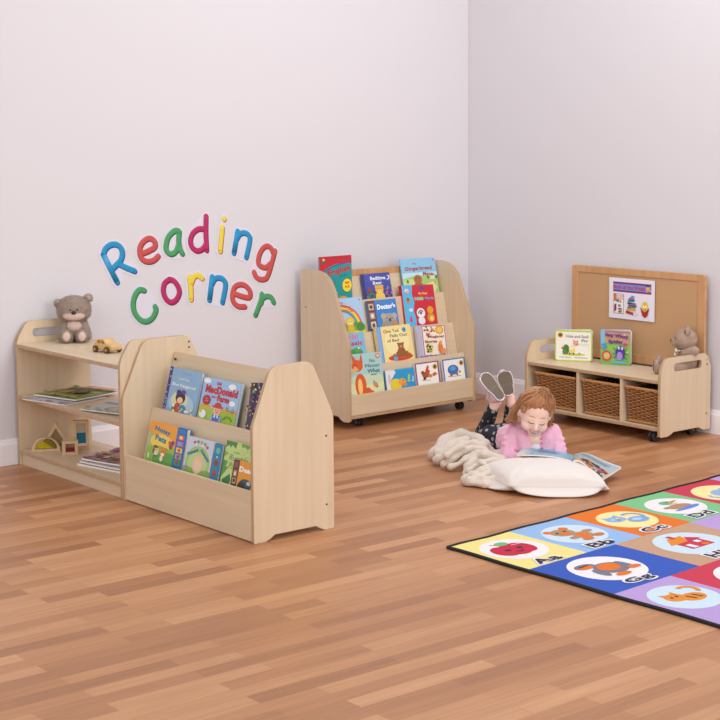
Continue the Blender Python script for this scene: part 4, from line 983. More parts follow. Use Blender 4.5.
block('small square wooden block with a dark red window', (3.496, 6.455), .074, .07, .03, [(0, 0), (.074, 0), (.074, .07), (0, .07)], [(.015, .015), (.059, .015), (.059, .055), (.015, .055)], [([(.016, .016), (.058, .016), (.058, .036), (.016, .036)], '9A1A28'), ([(.016, .037), (.058, .037), (.058, .054), (.016, .054)], 'B89078')])
block('tall rectangular wooden block with a blue window', (3.600, 6.535), .074, .142, .03, [(0, 0), (.074, 0), (.074, .142), (0, .142)], [(.014, .014), (.060, .014), (.060, .128), (.014, .128)], [([(.015, .030), (.059, .030), (.059, .082), (.015, .082)], '1088B4'), ([(.015, .083), (.059, .083), (.059, .127), (.015, .127)], 'D6CDBB')])

# ------------------------------------------------------------------ toy car
def car():
    a = R(-80)
    m = Matrix.Translation((3.557, 6.195, 0.5845)) @ Matrix.Rotation(a, 4, 'Z') @ Matrix.Scale(.87, 4)
    t = thing('toy_car', 'small pale wooden toy car on the top shelf next to the bear', 'toy car', m)
    W2 = 0.036; Lh = 0.078
    CW = wood('car_wood', 'DDB980', 'CDA468', 'x', 0.4)
    prof = rounded([(-Lh, .014), (-Lh, .036), (-.060, .046), (-.040, .070), (.012, .072), (.036, .050), (Lh, .042), (Lh+.002, .018), (.066, .012), (-.066, .012)], [.006, .01, .012, .018, .016, .01, .014, .008, .004, .004])
    w1 = rounded([(-.042, .048), (-.032, .062), (-.016, .063), (-.016, .048)], .004)
    w2 = rounded([(-.008, .048), (-.008, .063), (.008, .063), (.022, .048)], .004)
    md = frame((0, W2, 0), (1, 0, 0), (0, 0, 1), (0, -1, 0))
    panel('car_body', prof, W2*2, CW, t, md, [w1, w2], 0.006)
    for x in (-.044, .046):
        for s in (-1, 1):
            b = bmesh.new(); cyl_bm(b, (x, s*(W2+.006), .0175), (0, 1, 0), 0.0175, 0.011, 24)
            wv = smooth(link('wheel', bm_mesh(b), flat('5E3A22', 0.5), t))
            b = bmesh.new(); cyl_bm(b, (x, s*(W2+.012), .0175), (0, 1, 0), 0.0075, 0.004, 16)
            link('hub_cap', bm_mesh(b), flat('C8955A', 0.5), wv)
        b = bmesh.new(); cyl_bm(b, (x, 0, .0175), (0, 1, 0), 0.003, W2*2+.004, 10); link('axle', bm_mesh(b), flat('B88A55', 0.5), t)
car()
# ------------------------------------------------------------------ rug
def rug():
    O = Vector((3.893, 4.258)); ux = Vector((1, .062)).normalized(); uy = Vector((.006, -1)).normalized()
    n = Vector((ux.x, ux.y, 0)).cross(Vector((-uy.x, -uy.y, 0)))
    m = Matrix(((ux.x, -uy.x, 0, O.x), (ux.y, -uy.y, 0, O.y), (0, 0, 1, 0), (0, 0, 0, 1)))
    t = thing('alphabet_rug', 'large multicoloured alphabet rug of square picture tiles with a black edge', 'rug', Matrix.Translation((O.x, O.y, 0)))
    m = Matrix.Translation((-O.x, -O.y, 0)) @ m
    th = .007
    X1, Y1 = 2.10, -1.72
    def rf(c): return flat(c, 0.95, 0.5, 700, var=0.10)
    nx, ny = 60, 50
    def wav(x, y):       # a soft cockle along the far edge
        e = max(0, 1-abs(y+0.0)/0.12)
        return 0.004*e*max(0, math.sin(x*9+1))**2
    def put(a, name):
        me = bpy.data.meshes.new('r'); me.from_pydata(a.v, [], a.f)
        for mt in a.mats: me.materials.append(mt)
        me.polygons.foreach_set('material_index', a.mi); me.update()
        for v in me.vertices: v.co = m @ Vector((v.co.x, v.co.y, v.co.z+th))
        return link(name, me, None, t)
    rf0 = rf
    # base + binding
    bm = bmesh.new()
    wob = [(0, 0)]
    outl = []
    rr = random.Random(2)
    for k in range(31): outl.append((X1*k/30, 0.004*math.sin(k*1.3)+rr.uniform(-.002, .002)))
    for k in range(1, 25): outl.append((X1, Y1*k/24))
    for k in range(1, 31): outl.append((X1*(1-k/30), Y1))
    for k in range(1, 24): outl.append((0.003*math.sin(k*.9), Y1*(1-k/24)))
    lo = [bm.verts.new(m @ Vector((x, y, 0.0))) for x, y in outl]; hi = [bm.verts.new(m @ Vector((x, y, th))) for x, y in outl]
    bm.faces.new(hi[::-1]); bm.faces.new(lo)
    for i in range(len(lo)): j = (i+1) % len(lo); bm.faces.new((lo[i], lo[j], hi[j], hi[i]))
    bmesh.ops.recalc_face_normals(bm, faces=bm.faces[:])
    link('rug_pile', bm_mesh(bm), rf('B99A7E'), t)
    bm = bmesh.new()
    pts = [m @ Vector((x, y, 0.006)) for x, y in outl]; pts.append(pts[0]); 
    tube_bm(bm, pts, 0.0085, 8, 0.75, caps=False)
    o = link('rug_binding', bm_mesh(bm), flat('1C1C20', 0.9, 0.4, 500), t); o.data.polygons.foreach_set('use_smooth', [True]*len(o.data.polygons))
    YE, LB, OR, GR, RE, LI, BL, BR = 'EEDC8A', '93B7E4', 'E2731A', '7CBF86', 'C8354E', 'B79AD2', '2F56B8', 'C29A7C'
    yr = [(-.0, -.415), (-.415, -.815), (-.815, -1.26), (-1.26, -1.72)]
    rows = [[(0, .338, YE), (.338, .676, LB), (.676, 1.0, OR), (1.0, 1.335, GR), (1.335, 1.69, RE), (1.69, 2.10, LI)],
            [(0, .506, BL), (.506, .98, BR), (.98, 1.32, LI), (1.32, 1.70, OR), (1.70, 2.10, GR)],
            [(0, .328, LI), (.328, .80, RE), (.80, 1.2, YE), (1.2, 1.66, LB), (1.66, 2.10, BR)],
            [(0, .42, GR), (.42, .86, BR), (.86, 1.28, OR), (1.28, 1.70, LI), (1.70, 2.10, BL)]]
    WH = 'ECE6EA'; PB = 'CBDDEA'; CY = 'F2E2A0'
    K = '2A2A3C'
    pic = {}
    pic[(0, 0)] = (WH, 'Aa', [('e', -.03, -.06, .50, .52, 'C41E3C'), ('e', .30, -.02, .38, .50, 'C41E3C'), ('e', -.38, -.02, .40, .48, 'C41E3C'), ('e', .05, .58, .24, .17, '6FB27C'), ('l', (-.05, .42), (-.28, .72), .05, 'B09070'), ('e', -.25, 0, .10, .09, K), ('e', .22, 0, .10, .09, K), ('a', 0, -.16, .10, .16, 200, 340, K), ('l', (.18, .30), (.55, .28), .06, 'E8A8B0')])
    pic[(0, 1)] = (PB, 'Bb', [('e', -.20, .30, .42, .36, 'B08A6C'), ('e', -.55, .58, .16, .15, 'D9742C'), ('e', .15, .60, .16, .15, 'D9742C'), ('e', -.15, .22, .20, .14, 'E2731A'), ('e', -.38, .36, .06, .06, K), ('e', -.05, .36, .06, .06, K), ('e', .10, -.25, .34, .32, 'B08A6C'), ('e', .08, -.25, .22, .24, 'E2731A'), ('e', -.35, -.3, .16, .12, 'B08A6C'), ('e', .52, -.02, .20, .12, 'B08A6C'), ('e', -.10, -.62, .20, .14, 'D9742C'), ('e', .48, -.52, .20, .14, 'D9742C')])
    pic[(0, 2)] = (CY, 'Cc', [('e', -.30, .22, .40, .30, '8FB0DC'), ('p', [(-.62, .35), (-.62, .62), (-.38, .48)], '8FB0DC'), ('p', [(-.18, .48), (.05, .62), (.04, .34)], '8FB0DC'), ('e', -.42, .24, .08, .06, 'B8E0C8'), ('e', -.16, .26, .08, .06, 'B8E0C8'), ('e', -.28, .10, .06, .06, 'D8506A'), ('e', .30, -.22, .42, .30, '7FA6DA'), ('a', .42, .10, .30, .42, -40, 120, '7FA6DA'), ('e', .25, -.2, .20, .14, 'B0CCEC')])
    pic[(0, 3)] = (WH, 'Dd', [('e', .05, -.12, .52, .26, 'B08A66'), ('e', -.40, -.02, .22, .12, 'B08A66'), ('e', .05, -.42, .60, .10, '5F86D8'), ('e', .40, -.34, .36, .10, '5F86D8'), ('e', .02, .42, .26, .20, '6FB27C'), ('e', .30, .42, .10, .10, 'F0F0F0'), ('p', [(.22, .50), (.62, .44), (.24, .30)], 'E2731A'), ('e', .14, .48, .05, .05, K), ('l', (-.05, .2), (.35, .2), .07, 'D8D070')])
    pic[(0, 4)] = (CY, 'Ee', [('e', .05, 0, .48, .40, '8FB0DC'), ('e', .45, .20, .28, .26, '9DBCE4'), ('a', -.50, -.10, .14, .26, 120, 330, '8FB0DC'), ('e', .50, .25, .05, .05, K), ('e', -.1, -.42, .14, .16, '8FB0DC'), ('e', .30, -.42, .14, .16, '8FB0DC')])
    pic[(1, 0)] = (WH, 'Gg', [('e', -.36, .42, .34, .20, '7A7686'), ('e', -.38, .36, .24, .13, 'E2731A'), ('e', .10, -.04, .50, .42, '7A7686'), ('e', .10, .04, .34, .28, 'E2731A'), ('e', -.42, -.18, .14, .30, '7A7686'), ('e', .55, -.10, .14, .34, '7A7686'), ('e', -.05, -.56, .26, .12, 'E2731A'), ('e', .62, -.34, .22, .12, 'E2731A'), ('l', (-.55, .44), (-.2, .46), .05, K)])
    pic[(1, 1)] = (PB, 'Hh', [('p', [(-.42, -.35), (.48, -.35), (.48, .20), (-.42, .20)], 'C8304A'), ('p', [(-.62, .18), (-.25, .62), (.30, .62), (.10, .18)], 'E2871F'), ('p', [(.05, .18), (.30, .50), (.60, .18)], 'C8304A'), ('p', [(-.30, -.30), (-.12, -.30), (-.12, .0), (-.30, .0)], 'D8E6F0'), ('p', [(.15, -.05), (.34, -.05), (.34, .12), (.15, .12)], 'D8E6F0'), ('e', .22, -.24, .12, .10, 'E2731A'), ('p', [(-.12, .55), (-.12, .78), (.04, .78), (.04, .55)], 'C8304A')])
    pic[(2, 0)] = (PB, '', [('e', -.25, .10, .34, .30, 'E08A2C'), ('e', .20, -.15, .42, .30, 'E08A2C'), ('p', [(-.52, .25), (-.50, .52), (-.30, .38)], 'E08A2C'), ('p', [(-.15, .38), (.02, .52), (.02, .22)], 'E08A2C'), ('e', -.35, .15, .05, .05, K), ('e', -.15, .15, .05, .05, K), ('a', .55, .30, .20, .34, -60, 120, 'E08A2C'), ('l', (.05, .0), (.15, -.30), .06, '5A3A2A'), ('l', (.3, .0), (.4, -.30), .06, '5A3A2A')])
    pic[(2, 1)] = (WH, '', [('e', .1, .0, .34, .30, '3A4A5A'), ('l', (-.1, .2), (-.45, .45), .05, K), ('l', (-.15, 0), (-.6, .05), .05, K), ('l', (-.1, -.2), (-.45, -.42), .05, K), ('l', (.3, .2), (.6, .5), .05, K)])
    a = Art(1, 1, 0.0002, rf0); a.z = 0.0004; a.clip = False
    # tiles
    for (ya, yb), row in zip(yr, rows):
        for x0, x1, c in row:
            a.z = 0.0004
            N = 3
            a.add([(x0+.006*(x0 == 0), ya-.005*(ya == 0)), (x0+.006*(x0 == 0), yb), (x1, yb), (x1, ya-.005*(ya == 0))], [(0, 1, 2, 3)], c)
    put(a, 'rug_tiles')
    for r_, ((ya, yb), row) in enumerate(zip(yr, rows)):
        for q, (x0, x1, c) in enumerate(row):
            a = Art(1, 1, 0.00016, rf0); a.z = 0.0007; a.clip = False
            cx, cy = (x0+x1)/2, (ya+yb)/2; rad = min(x1-x0, ya-yb)*.40
            if (r_, q) == (0, 0): cx += .0; cy += .015
            if r_ == 1 and q == 0: cx, cy, rad = .235, -.60, .150
            if r_ == 1 and q == 1: cx, cy, rad = .74, -.61, .155
            if r_ == 2 and q == 0: cx, cy, rad = .165, -1.0, .13
            if r_ == 2 and q == 1: cx, cy, rad = .56, -1.02, .15
            bgc, letters, ops = pic.get((r_, q), (WH if (r_+q) % 2 else CY, '', [('e', 0, 0, .45, .40, [LB, OR, GR, RE][(r_+q) % 4]), ('e', .1, .1, .22, .2, [YE, WH, LI, BL][(r_+q) % 4])]))
            # pictures lie turned 8 degrees the way the tile letters run
            a.ell(cx, cy, rad, rad, bgc, 36)
            sub_ops = []
            for o in ops:
                k = o[0]
                f = lambda x, y: (cx+x*rad, cy+y*rad)
                if k == 'e': p = f(o[1], o[2]); a.ell(p[0], p[1], o[3]*rad, o[4]*rad, o[5], 22)
                elif k == 'p': a.poly([f(*p) for p in o[1]], o[2])
                elif k == 'a': p = f(o[1], o[2]); a.arc(p[0], p[1], o[3]*rad, o[4]*rad, o[5], o[6], o[7], 14, asp=1)
                elif k == 'l':
                    p0, p1 = f(*o[1]), f(*o[2]); d = Vector((p1[0]-p0[0], p1[1]-p0[1])); nn = Vector((-d.y, d.x)).normalized()*o[3]*rad/2
                    a.add([(p0[0]-nn.x, p0[1]-nn.y), (p1[0]-nn.x, p1[1]-nn.y), (p1[0]+nn.x, p1[1]+nn.y), (p0[0]+nn.x, p0[1]+nn.y)], [(0, 1, 2, 3)], o[4])
            if letters:
                lx, ly = {'Aa': (.150, -.375), 'Bb': (.470, -.372), 'Cc': (.800, -.374), 'Dd': (1.13, -.366), 'Ee': (1.47, -.36), 'Gg': (.215, -.765), 'Hh': (.70, -.765)}[letters]
                a.text(letters, lx, ly, .078, WH, wmax=.156, bold=.10)
                a.text(letters, lx, ly, .060, K, wmax=.134, bold=.035)
            put(a, 'tile_picture')
rug()

# ------------------------------------------------------------------ teddy bears
def furmat(c, amp=0.9):
    return flat(c, 1.0, amp, 260, sheen=0.6, var=0.10)
def Mz(loc, fwd):
    f = Vector((*fwd, 0)).normalized(); return frame(loc, (-f.y, f.x, 0), -f*-1, (0, 0, 1)) if False else frame(loc, Vector((f.y, -f.x, 0))*-1, -f, (0, 0, 1))
def bear1():
    # sits on the top shelf looking at the camera.  local: -y faces forward, x to its left, z up
    m = Mz((3.632, 6.632, 0.5845), (-.50, -.86))
    t = thing('teddy_bear', 'grey-brown teddy bear with a big head sitting on the open shelf unit', 'teddy bear', m)
    F = furmat('B09A8A'); P = furmat('D8BCAE', 0.5)
    def body(b):
        ico_bm(b, (0, 0, .058), (.047, .043, .058), 3)
        capsule_bm(b, (-.040, -.002, .092), (-.060, -.024, .028), .019, .019)
        capsule_bm(b, (.040, -.002, .092), (.062, -.024, .028), .019, .019)
        capsule_bm(b, (-.032, -.010, .026), (-.036, -.066, .028), .026, .024)
        capsule_bm(b, (.032, -.010, .026), (.036, -.066, .028), .026, .024)
        ico_bm(b, (-.037, -.072, .034), (.026, .018, .031), 3)
        ico_bm(b, (.037, -.072, .034), (.026, .018, .031), 3)
        ico_bm(b, (0, 0, .160), (.079, .064, .060), 4)
        ico_bm(b, (0, -.004, .142), (.078, .062, .046), 4)
        ico_bm(b, (-.074, .004, .186), (.020, .013, .021), 2); ico_bm(b, (.068, .004, .208), (.021, .013, .021), 2)
    fuzz(organic('fur_body', body, F, t, 0.0035, 4, disp=(0.0022, 190)), 22000, .0085, 3)
    organic('muzzle', lambda b: (ico_bm(b, (0, -.044, .130), (.054, .028, .024), 3)), P, t, 0.003, 2, disp=(.001, 200))
    organic('belly_patch', lambda b: ico_bm(b, (0, -.022, .078), (.036, .026, .036), 3), P, t, 0.003, 2)
    for s in (-1, 1):
        organic('foot_pad', lambda b: ico_bm(b, (s*.037, -.088, .034), (.018, .011, .023), 3), P, t, 0.002, 2)
        b = bmesh.new(); ico_bm(b, (s*.0165, -.0665, .159), (.0040, .0035, .0040), 2); smooth(link('eye', bm_mesh(b), flat('17171A', 0.15), t))
        organic('ear_lining', lambda b: ico_bm(b, (s*.071, -.006, .197+s*.011), (.012, .007, .012), 3), furmat('B59A88', .5), t, 0.002, 2)
    b = bmesh.new(); ico_bm(b, (0, -.072, .146), (.0115, .007, .009), 3); smooth(link('nose', bm_mesh(b), flat('191A20', 0.35), t))
bear1()
def bear2():
    # sits on the bench against its end panel, looking left along the bench
    m = Mz((6.362, 5.133, 0.3205), (-.55, .83))
    t = thing('teddy_bear', 'pinkish beige teddy bear with a cream bow sitting on the storage bench', 'teddy bear', m)
    F = furmat('BFA28F'); P = furmat('5E4438', 0.4)
    def body(b):
        ico_bm(b, (0, .010, .070), (.052, .050, .072), 3)
        capsule_bm(b, (.044, .004, .115), (.070, .052, .130), .020, .0225)      # arm hooked over the panel
        capsule_bm(b, (-.040, .0, .110), (-.060, -.030, .060), .018, .019)
        capsule_bm(b, (.035, -.005, .030), (.052, -.122, .028), .029, .024)
        capsule_bm(b, (-.035, -.005, .030), (-.052, -.125, .028), .029, .024)
        ico_bm(b, (.054, -.140, .042), (.027, .018, .040), 3); ico_bm(b, (-.054, -.142, .042), (.027, .018, .040), 3)
        ico_bm(b, (.008, .0, .180), (.055, .058, .056), 3)
        ico_bm(b, (.008, -.046, .165), (.027, .028, .025), 3)
        ico_bm(b, (-.044, .008, .226), (.020, .010, .022), 2); ico_bm(b, (.050, .012, .226), (.020, .010, .022), 2)
    fuzz(organic('fur_body', body, F, t, 0.0035, 4, disp=(0.0022, 190)), 22000, .0065, 4)
    for s in (-1, 1):
        organic('foot_pad', lambda b: ico_bm(b, (s*.054, -.156, .042), (.019, .006, .030), 3), P, t, 0.002, 2)
        organic('ear_lining', lambda b: ico_bm(b, (.004+s*.046, .001, .226), (.012, .005, .014), 3), P, t, 0.002, 2)
        b = bmesh.new(); ico_bm(b, (.008+s*.028, -.0475, .187), (.0048, .004, .0048), 2); smooth(link('eye', bm_mesh(b), flat('17171A', 0.15), t))
    b = bmesh.new(); ico_bm(b, (.008, -.0745, .172), (.0085, .006, .0065), 3); smooth(link('nose', bm_mesh(b), flat('4A342C', 0.5), t))
    def bow(b):
        ico_bm(b, (.006, -.050, .122), (.008, .007, .008), 2)
        for s in (-1, 1): ico_bm(b, (.006+s*.022, -.046, .124), (.018, .008, .012), 2); capsule_bm(b, (.006+s*.006, -.05, .120), (.006+s*.016, -.052, .100), .004, .006)
        for k in range(20):
            an = 2*math.pi*k/20; ico_bm(b, (.006+.040*math.cos(an), -.004+.042*math.sin(an), .124), .006, 1)
    organic('neck_bow', bow, flat('E4DCCB', 0.7), t, 0.0025, 3)
bear2()
# ------------------------------------------------------------------ cushion, blanket, open book, girl
GM = frame((5.1, 4.99, 0), (.70, -.714, 0), (.714, .70, 0), (0, 0, 1))    # x right, y away from the viewer, z up

def cushion():
    PB = -0.055
    t = thing('cushion', 'plump cream white square cushion on the floor under the open book', 'cushion', GM)
    C = [Vector(p) for p in ((-.242, -.12, .040), (-.106, -.475, .042), (.318, -.44, .040), (.185, -.095, .038))]
    N = 44
    bm = bmesh.new(); grids = []
    def P(u, v): return (C[0]*(1-u)*(1-v) + C[1]*(1-u)*v + C[2]*u*v + C[3]*u*(1-v))
    cen = P(.5, .5)
    for side in (1, -1):
        g = []
        for i in range(N+1):
            row = []
            for j in range(N+1):
                u, v = i/N, j/N
                a, b = 2*u-1, 2*v-1
                # seam bows inward between the corners
                pinch = 0.075*(1-max(abs(a), abs(b))**0.1*0) 
                uu = u - a*0.5*PB*(1-b*b)*abs(a)**3; vv = v - b*0.5*PB*(1-a*a)*abs(b)**3
                p = P(uu, vv)
                s = max(0, (1-a**4)*(1-b**4))**0.5
                s2 = s*(0.80+0.20*(1-a*a)*(1-b*b))
                edge = max(abs(a), abs(b))
                wr = 0.0035*noise.noise(Vector((a*2.2, b*2.2, 3.1)))*s + 0.0022*noise.noise(Vector((a*7, b*7, 5)))*(0.3+edge)*min(1, s*3)
                # soft creases running in from the corners
                for ca, cb in ((-1, -1), (-1, 1), (1, 1), (1, -1)):
                    d = math.hypot(a-ca, b-cb); ang = math.atan2(b-cb, a-ca)
                    wr += 0.0032*math.exp(-(d/0.55)**2)*math.sin(ang*16)*min(1, s*2.5)
                e_ = max(abs(a), abs(b)); t_ = min(1, (1-e_)/.36); mn = min(abs(a), abs(b))
                k_ = (0.030 if side == 1 else 0.085)*math.sin(math.pi*t_)*(1-(mn/max(e_, .01))**4)
                d_ = (C[2]+C[3]-C[0]-C[1]).normalized()*a**5 + (C[1]+C[2]-C[0]-C[3]).normalized()*b**5 + Vector((1e-6, 0, 0))
                d_.z = 0
                if side == 1: p = p + d_.normalized()*k_*.45
                else: p = p + d_.normalized()*k_
                se = math.sqrt(max(0, 1-e_**6))
                if side == 1: z = p.z + s2*0.078 + wr
                else: z = p.z - (p.z-0.0006)*min(1, 1.06*se*(1-mn**3)**.8)
                row.append(bm.verts.new((p.x, p.y, max(z, 0.0006))))
            g.append(row)
        grids.append(g)
        for i in range(N):
            for j in range(N):
                q = (g[i][j], g[i][j+1], g[i+1][j+1], g[i+1][j])
                bm.faces.new(q if side == 1 else q[::-1])
    bmesh.ops.remove_doubles(bm, verts=bm.verts[:], dist=0.0004)
    bmesh.ops.recalc_face_normals(bm, faces=bm.faces[:])
    o = link('cushion_cover', bm_mesh(bm), flat('DED4CE', 0.85, 0.12, 500, sheen=0.3), t)
    o.data.polygons.foreach_set('use_smooth', [True]*len(o.data.polygons))
    bm = bmesh.new()
    pts = []
    for i in range(N*4):
        k, q = divmod(i, N); q /= N
        u, v = [(q, 0), (1, q), (1-q, 1), (0, 1-q)][k]
        a, b = 2*u-1, 2*v-1
        uu = u - a*0.5*PB*(1-b*b)*abs(a)**3; vv = v - b*0.5*PB*(1-a*a)*abs(b)**3
        pts.append(P(uu, vv))
    pts.append(pts[0]); tube_bm(bm, pts, 0.0016, 6, caps=False)
    link('seam', bm_mesh(bm), flat('D6CBC3', 0.85), t)
cushion()

def open_book():
    t = thing('open_picture_book', 'open picture book with blue pages lying across the cushion under the girl', 'book', GM)
    def leaf(name, q, bulge, mat_ops, T=0.006):
        A, B, C_, D = [Vector(p) for p in q]       # near-outer, near-spine, far-spine, far-outer
        nx, ny = 14, 8
        def S(u, v):
            p = A*(1-u)*(1-v) + B*u*(1-v) + C_*u*v + D*(1-u)*v
            p.z += bulge(u, v); return p
        hi = [[S(i/nx, j/ny) for j in range(ny+1)] for i in range(nx+1)]
        bm = bmesh.new()
        H = [[bm.verts.new(p) for p in r] for r in hi]; Lw = [[bm.verts.new(p-Vector((0, 0, T))) for p in r] for r in hi]
        for i in range(nx):
            for j in range(ny):
                bm.faces.new((H[i][j], H[i+1][j], H[i+1][j+1], H[i][j+1])); bm.faces.new((Lw[i][j], Lw[i][j+1], Lw[i+1][j+1], Lw[i+1][j]))
        for i in range(nx):
            bm.faces.new((Lw[i][0], Lw[i+1][0], H[i+1][0], H[i][0])); bm.faces.new((Lw[i+1][ny], Lw[i][ny], H[i][ny], H[i+1][ny]))
        for j in range(ny):
            bm.faces.new((Lw[0][j+1], Lw[0][j], H[0][j], H[0][j+1])); bm.faces.new((Lw[nx][j], Lw[nx][j+1], H[nx][j+1], H[nx][j]))
        bmesh.ops.recalc_face_normals(bm, faces=bm.faces[:])
        pg = link('pages', bm_mesh(bm), PAGE, t)
        a = Art(1, 1, 0); a.run(mat_ops, random.Random(6))
        me = bpy.data.meshes.new('p'); 
        # rebuild the print on the curved leaf, one thin layer per shape
        bmm = bmesh.new(); lay = 0; me.from_pydata(a.v, [], a.f)
        for mt in a.mats: me.materials.append(mt)
        me.polygons.foreach_set('material_index', a.mi); me.update()
        bmm.from_mesh(me)
        for k in range(1, nx): bmesh.ops.bisect_plane(bmm, geom=bmm.verts[:]+bmm.edges[:]+bmm.faces[:], plane_co=(k/nx, 0, 0), plane_no=(1, 0, 0))
        for k in range(1, ny): bmesh.ops.bisect_plane(bmm, geom=bmm.verts[:]+bmm.edges[:]+bmm.faces[:], plane_co=(0, k/ny, 0), plane_no=(0, 1, 0))
        bmm.verts.ensure_lookup_table(); bmm.faces.ensure_lookup_table()
        order = {m: i for i, m in enumerate(range(len(a.mats)))}
        for f in bmm.faces: pass
        zof = {}
        for f in bmm.faces:
            for v in f.verts: zof[v] = max(zof.get(v, 0), f.material_index)
        for v in bmm.verts:
            p = S(min(max(v.co.x, 0), 1), min(max(v.co.y, 0), 1)); v.co = p + Vector((0, 0, 0.0004+0.00035*zof[v]))
        bmm.to_mesh(me); bmm.free()
        link('page_print', me, None, t)
    # left leaf (u: outer -> spine, v: near -> far)
    leaf('left', [(-.078, -.105, .108), (.172, -.155, .092), (.186, .02, .078), (-.034, .080, .116)],
         lambda u, v: 0.010*math.sin(math.pi*u**1.3) - 0.018*max(0, u-.8)/.2*0,
         [('r', 0, 0, 1, 1, '7FB2CC'), ('r', 0, 0, .14, 1, 'C9D2D8'), ('r', .14, 0, .22, 1, 'A6C3D2'), ('l', (.30, .62), (.66, .62), .045, '5E93B0'), ('l', (.34, .50), (.74, .50), .045, '5F94B1'), ('l', (.30, .38), (.70, .38), .045, '5E93B2')])
    leaf('right', [(.306, -.235, .030), (.176, -.165, .094), (.190, .03, .082), (.395, -.075, .050)],
         lambda u, v: 0.018*math.sin(math.pi*u**2.5) + 0.004*math.sin(math.pi*u),
         [('r', 0, 0, 1, 1, '9FB2BC'), ('r', 0, 0, 1, .45, 'B7AA98'), ('r', .0, .92, 1, 1, 'D2D4D6'), ('s', 34, .05, .03, .85, .42, ['3A2E2A', '6A3A2C', '4E5A34', '8A4A30', '2C3A5A', 'C8844A'], .06), ('s', 4, .05, .15, .2, .35, ['C83A34'], .04), ('e', .55, .40, .06, .07, 'C88A5A'), ('e', .35, .36, .06, .07, '2A3A66'), ('l', (.15, .74), (.85, .74), .03, '5A6E7C'), ('l', (.2, .66), (.8, .66), .03, '62757F')], T=.009)
    bm = bmesh.new(); tube_bm(bm, [(.172, -.160, .088), (.187, .026, .072)], .006, 8); link('spine', bm_mesh(bm), flat('6E8FA4', .5), t)
open_book()

def blanket():
    t = thing('blanket', 'crumpled beige knitted blanket on the floor beside the girl', 'blanket', GM)
    ROLLS = [
        (0.034, [(-0.477, 0.225, 0.03), (-0.455, 0.347, 0.05), (-0.411, 0.425, 0.08), (-0.352, 0.431, 0.09), (-0.289, 0.332, 0.095), (-0.237, 0.213, 0.085)]),
        (0.027, [(-0.451, 0.11, 0.03), (-0.41, 0.156, 0.055), (-0.359, 0.156, 0.08), (-0.301, 0.157, 0.1), (-0.245, 0.163, 0.085)]),
        (0.022, [(-0.417, 0.031, 0.028), (-0.377, 0.043, 0.05), (-0.33, 0.063, 0.08), (-0.28, 0.087, 0.095), (-0.229, 0.094, 0.08)]),
        (0.02, [(-0.383, -0.005, 0.022), (-0.337, 0.003, 0.04), (-0.301, 0.022, 0.07), (-0.249, 0.022, 0.085)]),
        (0.022, [(-0.458, 0.151, 0.06), (-0.416, 0.175, 0.08), (-0.375, 0.2, 0.1), (-0.322, 0.203, 0.11)]),
        (0.026, [(-0.302, -0.06, 0.035), (-0.272, 0.004, 0.06), (-0.23, -0.023, 0.085), (-0.192, -0.019, 0.08), (-0.146, -0.033, 0.065)]),
        (0.022, [(-0.293, -0.169, 0.04), (-0.257, -0.151, 0.06), (-0.209, -0.109, 0.075), (-0.154, -0.079, 0.065)]),
        (0.022, [(-0.277, -0.23, 0.035), (-0.236, -0.234, 0.055), (-0.188, -0.191, 0.065), (-0.139, -0.141, 0.055)]),
        (0.02, [(-0.311, -0.256, 0.022), (-0.285, -0.251, 0.035), (-0.239, -0.285, 0.048), (-0.186, -0.249, 0.05)]),
        (0.018, [(-0.305, -0.299, 0.018), (-0.246, -0.34, 0.019), (-0.192, -0.355, 0.019), (-0.144, -0.336, 0.02)]),
        (0.02, [(-0.287, -0.311, 0.03), (-0.239, -0.313, 0.036), (-0.189, -0.327, 0.04), (-0.141, -0.303, 0.04)]),
        (0.018, [(-0.407, 0.013, 0.07), (-0.381, 0.033, 0.09), (-0.335, 0.055, 0.11)]),
        (0.016, [(-0.244, -0.157, 0.08), (-0.215, -0.195, 0.07), (-0.204, -0.252, 0.055)]),
    ]
    def f(bm):
        for r, P in ROLLS:
            pts = spline3([Vector(p) for p in P], 5)
            tube_bm(bm, pts, [r*(.86+.14*math.sin(i*.9+r*400)) for i in range(len(pts))], 12)
            for p in (pts[0], pts[-1]): ico_bm(bm, p, r, 2)
        for c, rr in (((-.40, .32, .025), (.10, .12, .045)), ((-.33, .36, .03), (.12, .10, .055)), ((-.28, .28, .03), (.10, .10, .055)), ((-.22, .12, .02), (.12, .13, .05)), ((-.17, .02, .02), (.12, .12, .045)), ((-.22, -.09, .01), (.11, .10, .035)), ((-.16, .20, .02), (.1, .1, .045)),
                      ((.0, .16, .012), (.15, .05, .02)), ((.115, .135, .02), (.045, .05, .028)), ((.135, .125, .026), (.022, .03, .026))):
            ico_bm(bm, c, rr, 3)
    o = organic('knitted_cloth', f, flat('DBCBBC', 1.0, 1.0, 240, sheen=0.4, var=0.12), t, .0065, 9)
    for v in o.data.vertices:
        n = v.normal
        v.co += n*(.0045*noise.noise(v.co*22) + .0024*noise.noise(v.co*70))
        v.co.z = max(v.co.z, .0008)
blanket()

